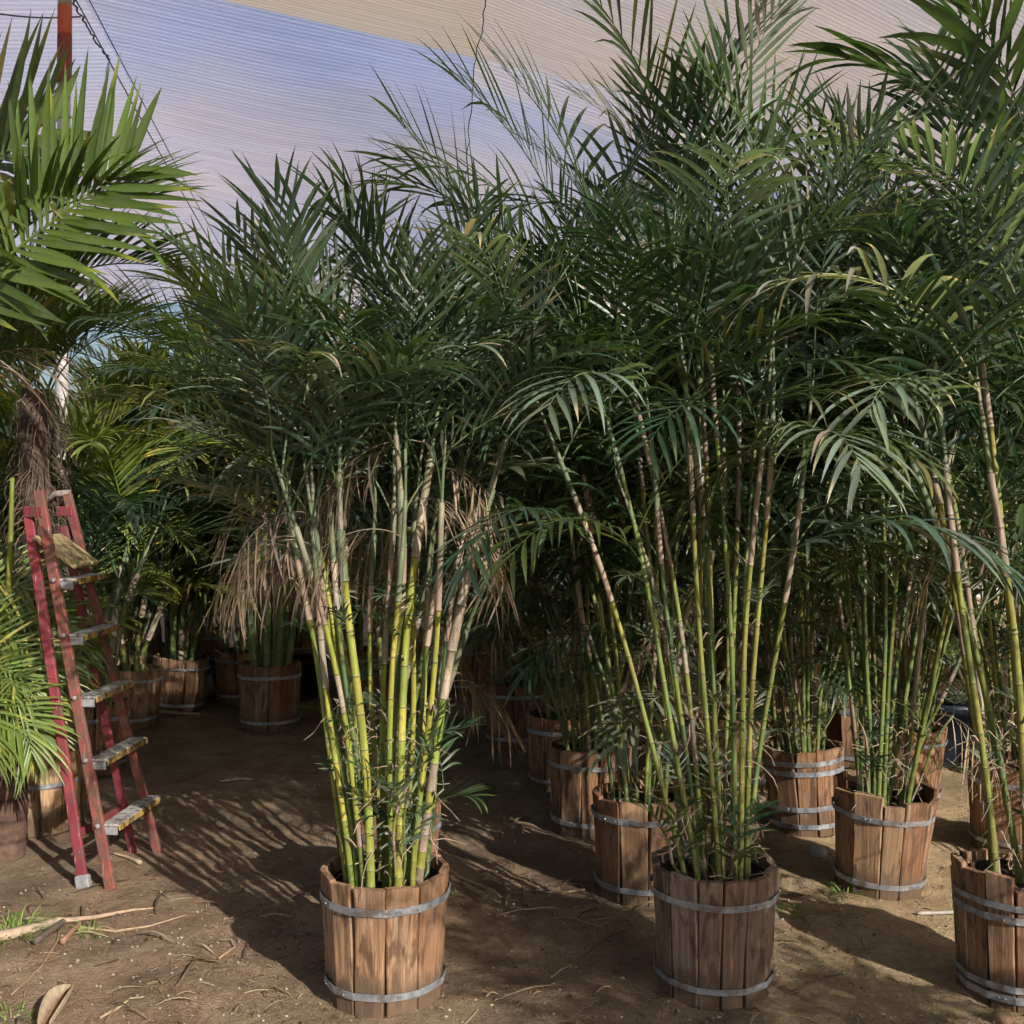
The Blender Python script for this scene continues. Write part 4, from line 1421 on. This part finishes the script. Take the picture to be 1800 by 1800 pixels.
rg = random.Random(21)
m = MB()
def litter_point():
    while True:
        py = rg.uniform(1330, 1800) if rg.random() < .7 else rg.uniform(1560, 1840)
        px = rg.uniform(-40, 1840)
        p = gp(px, py)
        v = mnoise.noise(Vector((p.x * 1.6, p.y * 1.6, 3)))
        if v > rg.uniform(-0.45, 0.35):
            return p
for i in range(620):
    p = litter_point()
    an = rg.uniform(0, 6.28)
    L = rg.choice((.02, .03, .03, .05, .09))
    c = Vector(rg.choice(((0.32, 0.23, 0.14), (0.20, 0.13, 0.08), (0.11, 0.075, 0.05), (0.40, 0.31, 0.2)))) * rg.uniform(.7, 1.1)
    strip(m, p, (math.cos(an), math.sin(an)), L * rg.uniform(.7, 1.3), rg.uniform(.0015, .005), rg.gauss(0, .4), c * rg.choice((.55, .8, 1.2)), rg, rg.uniform(0, .012), 4)
for i in range(30):
    p = litter_point()
    an = rg.uniform(0, 6.28)
    c = Vector(rg.choice(((0.34, 0.26, 0.18), (0.24, 0.17, 0.11), (0.16, 0.115, 0.08), (0.42, 0.34, 0.24)))) * rg.uniform(.7, 1.1)
    strip(m, p, (math.cos(an), math.sin(an)), rg.uniform(.10, .26), rg.uniform(.005, .010), rg.gauss(0, .4), c * .75, rg, rg.uniform(.003, .02), 7, .5)
for i in range(1500):
    p = litter_point()
    r = rg.uniform(.002, .006)
    z = ground_h(p.x, p.y) + r * .4
    c = Vector(rg.choice(((0.30, 0.22, 0.15), (0.14, 0.10, 0.07), (0.42, 0.36, 0.28)))) * rg.uniform(.7, 1.1)
    m.add([Vector((p.x + r * rg.uniform(.7, 1.5), p.y, z)), Vector((p.x, p.y + r, z)), Vector((p.x - r * rg.uniform(.7, 1.5), p.y, z)), Vector((p.x, p.y - r, z)),
           Vector((p.x, p.y, z + r)), Vector((p.x, p.y, z - r))],
          [(0, 1, 4), (1, 2, 4), (2, 3, 4), (3, 0, 4), (1, 0, 5), (2, 1, 5), (3, 2, 5), (0, 3, 5)], tuple(c))
lt = link('ground_litter', m.mesh('ground_litter', M_dry, False))
lt['kind'] = 'stuff'
lt['label'] = 'scattered dry leaf shreds, rootlets and grit on the soil'

def stick(name, pts, rads, label, cat, col, group=None):
    m = MB()
    P = []
    for (px, py), r in zip(pts, rads):
        p = gp(px, py)
        p.z = ground_h(p.x, p.y) + r * .9 + .003
        P.append(p)
    # resample
    Q, RR = [], []
    for i in range(len(P) - 1):
        for k in range(4):
            Q.append(P[i].lerp(P[i + 1], k / 4))
            RR.append(rads[i] + (rads[i + 1] - rads[i]) * k / 4)
    Q.append(P[-1])
    RR.append(rads[-1])
    o0 = Q[0].copy()
    m.tube([q - o0 for q in Q], RR, 7, tuple(col))
    o = link(name, m.mesh(name, M_dry, True), None, o0)
    tag(o, label, cat, group)
stick('dry_leaf_stalk', [(-10, 1668), (60, 1650), (95, 1632), (140, 1630)], [.020, .017, .012, .006], 'thick pale dry leaf stalk at the left edge of the soil', 'leaf stalk', (0.42, 0.32, 0.23))
stick('dry_leaf_stalk', [(38, 1625), (100, 1632), (160, 1628), (230, 1612), (275, 1604)], [.009, .010, .008, .005, .002], 'long thin dry stalk lying behind the grass tuft', 'leaf stalk', (0.40, 0.29, 0.20))
stick('dry_leaf_stalk', [(120, 1640), (200, 1644), (260, 1633), (325, 1613)], [.004, .005, .004, .002], 'thin curved dry stalk lower of the two on the left', 'leaf stalk', (0.38, 0.27, 0.18))
stick('broken_branch', [(58, 1676), (90, 1648), (120, 1622)], [.011, .013, .010], 'short dark broken branch lying across the dry stalks', 'branch', (0.13, 0.095, 0.08))
stick('broken_branch', [(106, 1674), (122, 1655), (140, 1634)], [.010, .009, .006], 'short reddish hollow stub lying beside the grass', 'branch', (0.33, 0.19, 0.13))
stick('thin_root', [(15, 1764), (70, 1712), (98, 1670), (101, 1645)], [.003, .0035, .004, .004], 'thin bent root lying on the soil lower left', 'root', (0.30, 0.20, 0.13))
stick('thin_root', [(172, 1797), (205, 1785), (225, 1768), (250, 1766)], [.004, .004, .003, .002], 'pale wavy root at the bottom edge left of the sunlit tub', 'root', (0.42, 0.31, 0.2))
stick('thin_root', [(378, 1658), (405, 1665), (410, 1675), (382, 1694)], [.003, .005, .005, .003], 'hooked pale root on the sunlit soil left of the front tub', 'root', (0.36, 0.25, 0.16))
stick('white_stick', [(1615, 1614), (1650, 1612), (1692, 1612)], [.007, .006, .007], 'whitish stick on the soil left of the right edge tub', 'stick', (0.40, 0.37, 0.33))
stick('dry_leaf', [(935, 1570), (985, 1578), (1030, 1572)], [.003, .006, .003], 'flat dry leaf on the shaded soil left of the brown tub', 'leaf', (0.28, 0.2, 0.13))
stick('dry_leaf', [(885, 1555), (893, 1580), (888, 1600)], [.003, .006, .003], 'short dry leaf standing out on dark soil near front tub', 'leaf', (0.26, 0.19, 0.13))
stick('dry_leaf', [(918, 1568), (926, 1592), (934, 1612)], [.007, .004, .002], 'wedge-shaped dry leaf on dark soil right of front tub', 'leaf', (0.30, 0.22, 0.15))
stick('dry_leaf', [(195, 1510), (220, 1515), (245, 1526)], [.004, .006, .009], 'pale dry leaf base lying under the ladder step', 'leaf', (0.45, 0.33, 0.23))
stick('dry_leaf_stalk', [(270, 1255), (320, 1262), (350, 1262)], [.012, .014, .008], 'pale stalk on the ground before the dark left tub', 'leaf stalk', (0.34, 0.27, 0.2))
stick('log', [(350, 1236), (375, 1222), (395, 1210)], [.022, .024, .02], 'grey log lying between the tubs at the aisle end', 'log', (0.22, 0.18, 0.14))
stick('dry_leaf', [(385, 1382), (420, 1379), (443, 1377)], [.005, .009, .003], 'lone pale leaf blade on the dark aisle floor', 'leaf', (0.42, 0.36, 0.28))

# dry leaf sheath in the near left corner: an open boat-shaped husk
m = MB()
a, b = gp(88, 1800), gp(128, 1748)
d = (b - a)
d.z = 0
L = d.length * 1.25
d.normalize()
s = Vector((-d.y, d.x, 0))
v, f = [], []
for j in range(11):
    u = j / 10
    w = 0.030 * math.sin(math.pi * min(1, .16 + .80 * u)) ** .8
    for k in range(7):
        th = math.pi * (k / 6) 
        v.append(d * (L * (u - .3)) + s * (-math.cos(th)) * w + Vector((0, 0, 0.008 + (1 - math.sin(th)) * w * 1.7 + 0.02 * u)))
n = len(v)
v2 = [q + Vector((0, 0, -.003)) for q in v]
for j in range(10):
    for k in range(6):
        q = j * 7 + k
        f.append((q, q + 1, q + 8, q + 7))
        f.append((n + q, n + q + 7, n + q + 8, n + q + 1))
for j in range(10):
    for k in (0, 6):
        q = j * 7 + k
        f.append((q, q + 7, n + q + 7, n + q))
m.add(v + v2, f, [((0.46, 0.37, 0.26) if i % 7 in (0, 1, 5, 6) else (0.22, 0.14, 0.085)) for i in range(len(v) * 2)])
hs = link('dry_leaf_sheath', m.mesh('dry_leaf_sheath', M_dry, True), None, (a.x, a.y, ground_h(a.x, a.y) + .004))
tag(hs, 'pale boat-shaped dry leaf sheath in the near left corner', 'leaf sheath')

def tuft(px, py, n, h, spread, label, seed, cols=((0.16, 0.24, 0.05), (0.12, 0.19, 0.05), (0.22, 0.27, 0.07))):
    p = gp(px, py)
    rg = random.Random(seed)
    m = MB()
    for i in range(n):
        a, r = rg.uniform(0, 6.28), spread * rg.random() ** .7
        b = Vector((r * math.cos(a), r * math.sin(a), ground_h(p.x + r * math.cos(a), p.y + r * math.sin(a)) - ground_h(p.x, p.y) - .002))
        d = Vector((math.cos(a) * .5 + rg.uniform(-.4, .4), math.sin(a) * .5 + rg.uniform(-.4, .4), 1)).normalized()
        w, L = rg.uniform(.0018, .0035), h * rg.uniform(.5, 1.2)
        s = Vector((-d.y, d.x, 0)).normalized()
        v, f = [], []
        q = b
        for j in range(4):
            ww = w * (1 - j / 3.2)
            v += [q - s * ww, q + s * ww]
            d = (d + Vector((math.cos(a) * .25, math.sin(a) * .25, -.35))).normalized()
            q = q + d * L / 4
        for j in range(3):
            f.append((2 * j, 2 * j + 1, 2 * j + 3, 2 * j + 2))
        m.add(v, f, tuple(Vector(rg.choice(cols)) * rg.uniform(.8, 1.2)))
    o = link('grass_tuft', m.mesh('grass_tuft', M_grass, False), None, (p.x, p.y, ground_h(p.x, p.y)))
    tag(o, label, 'grass', 'grass tufts')
tuft(14, 1648, 170, .16, .11, 'largest grass tuft, at the left edge beyond the dry stalks', 1)
tuft(150, 1650, 50, .09, .05, 'small grass tuft among the dry stalks on the left', 2)
tuft(15, 1796, 40, .08, .06, 'grass sprig in the bottom left corner', 3)
tuft(1388, 1612, 40, .09, .07, 'grass tuft in sun beside the grey front tub', 4)
tuft(1490, 1575, 45, .11, .06, 'grass tuft at the foot of the ragged tub', 5)
tuft(800, 1582, 22, .05, .05, 'tiny grass sprig in shade right of the front tub', 6)
tuft(425, 1412, 30, .05, .05, 'thin grass patch in the sun spot on the aisle', 7)
tuft(350, 1240, 60, .10, .14, 'dull grass patch between the tubs at the aisle end', 8, ((0.10, 0.13, 0.05),))
tuft(1740, 1610, 30, .07, .08, 'faint grass near the white stick at right', 9)
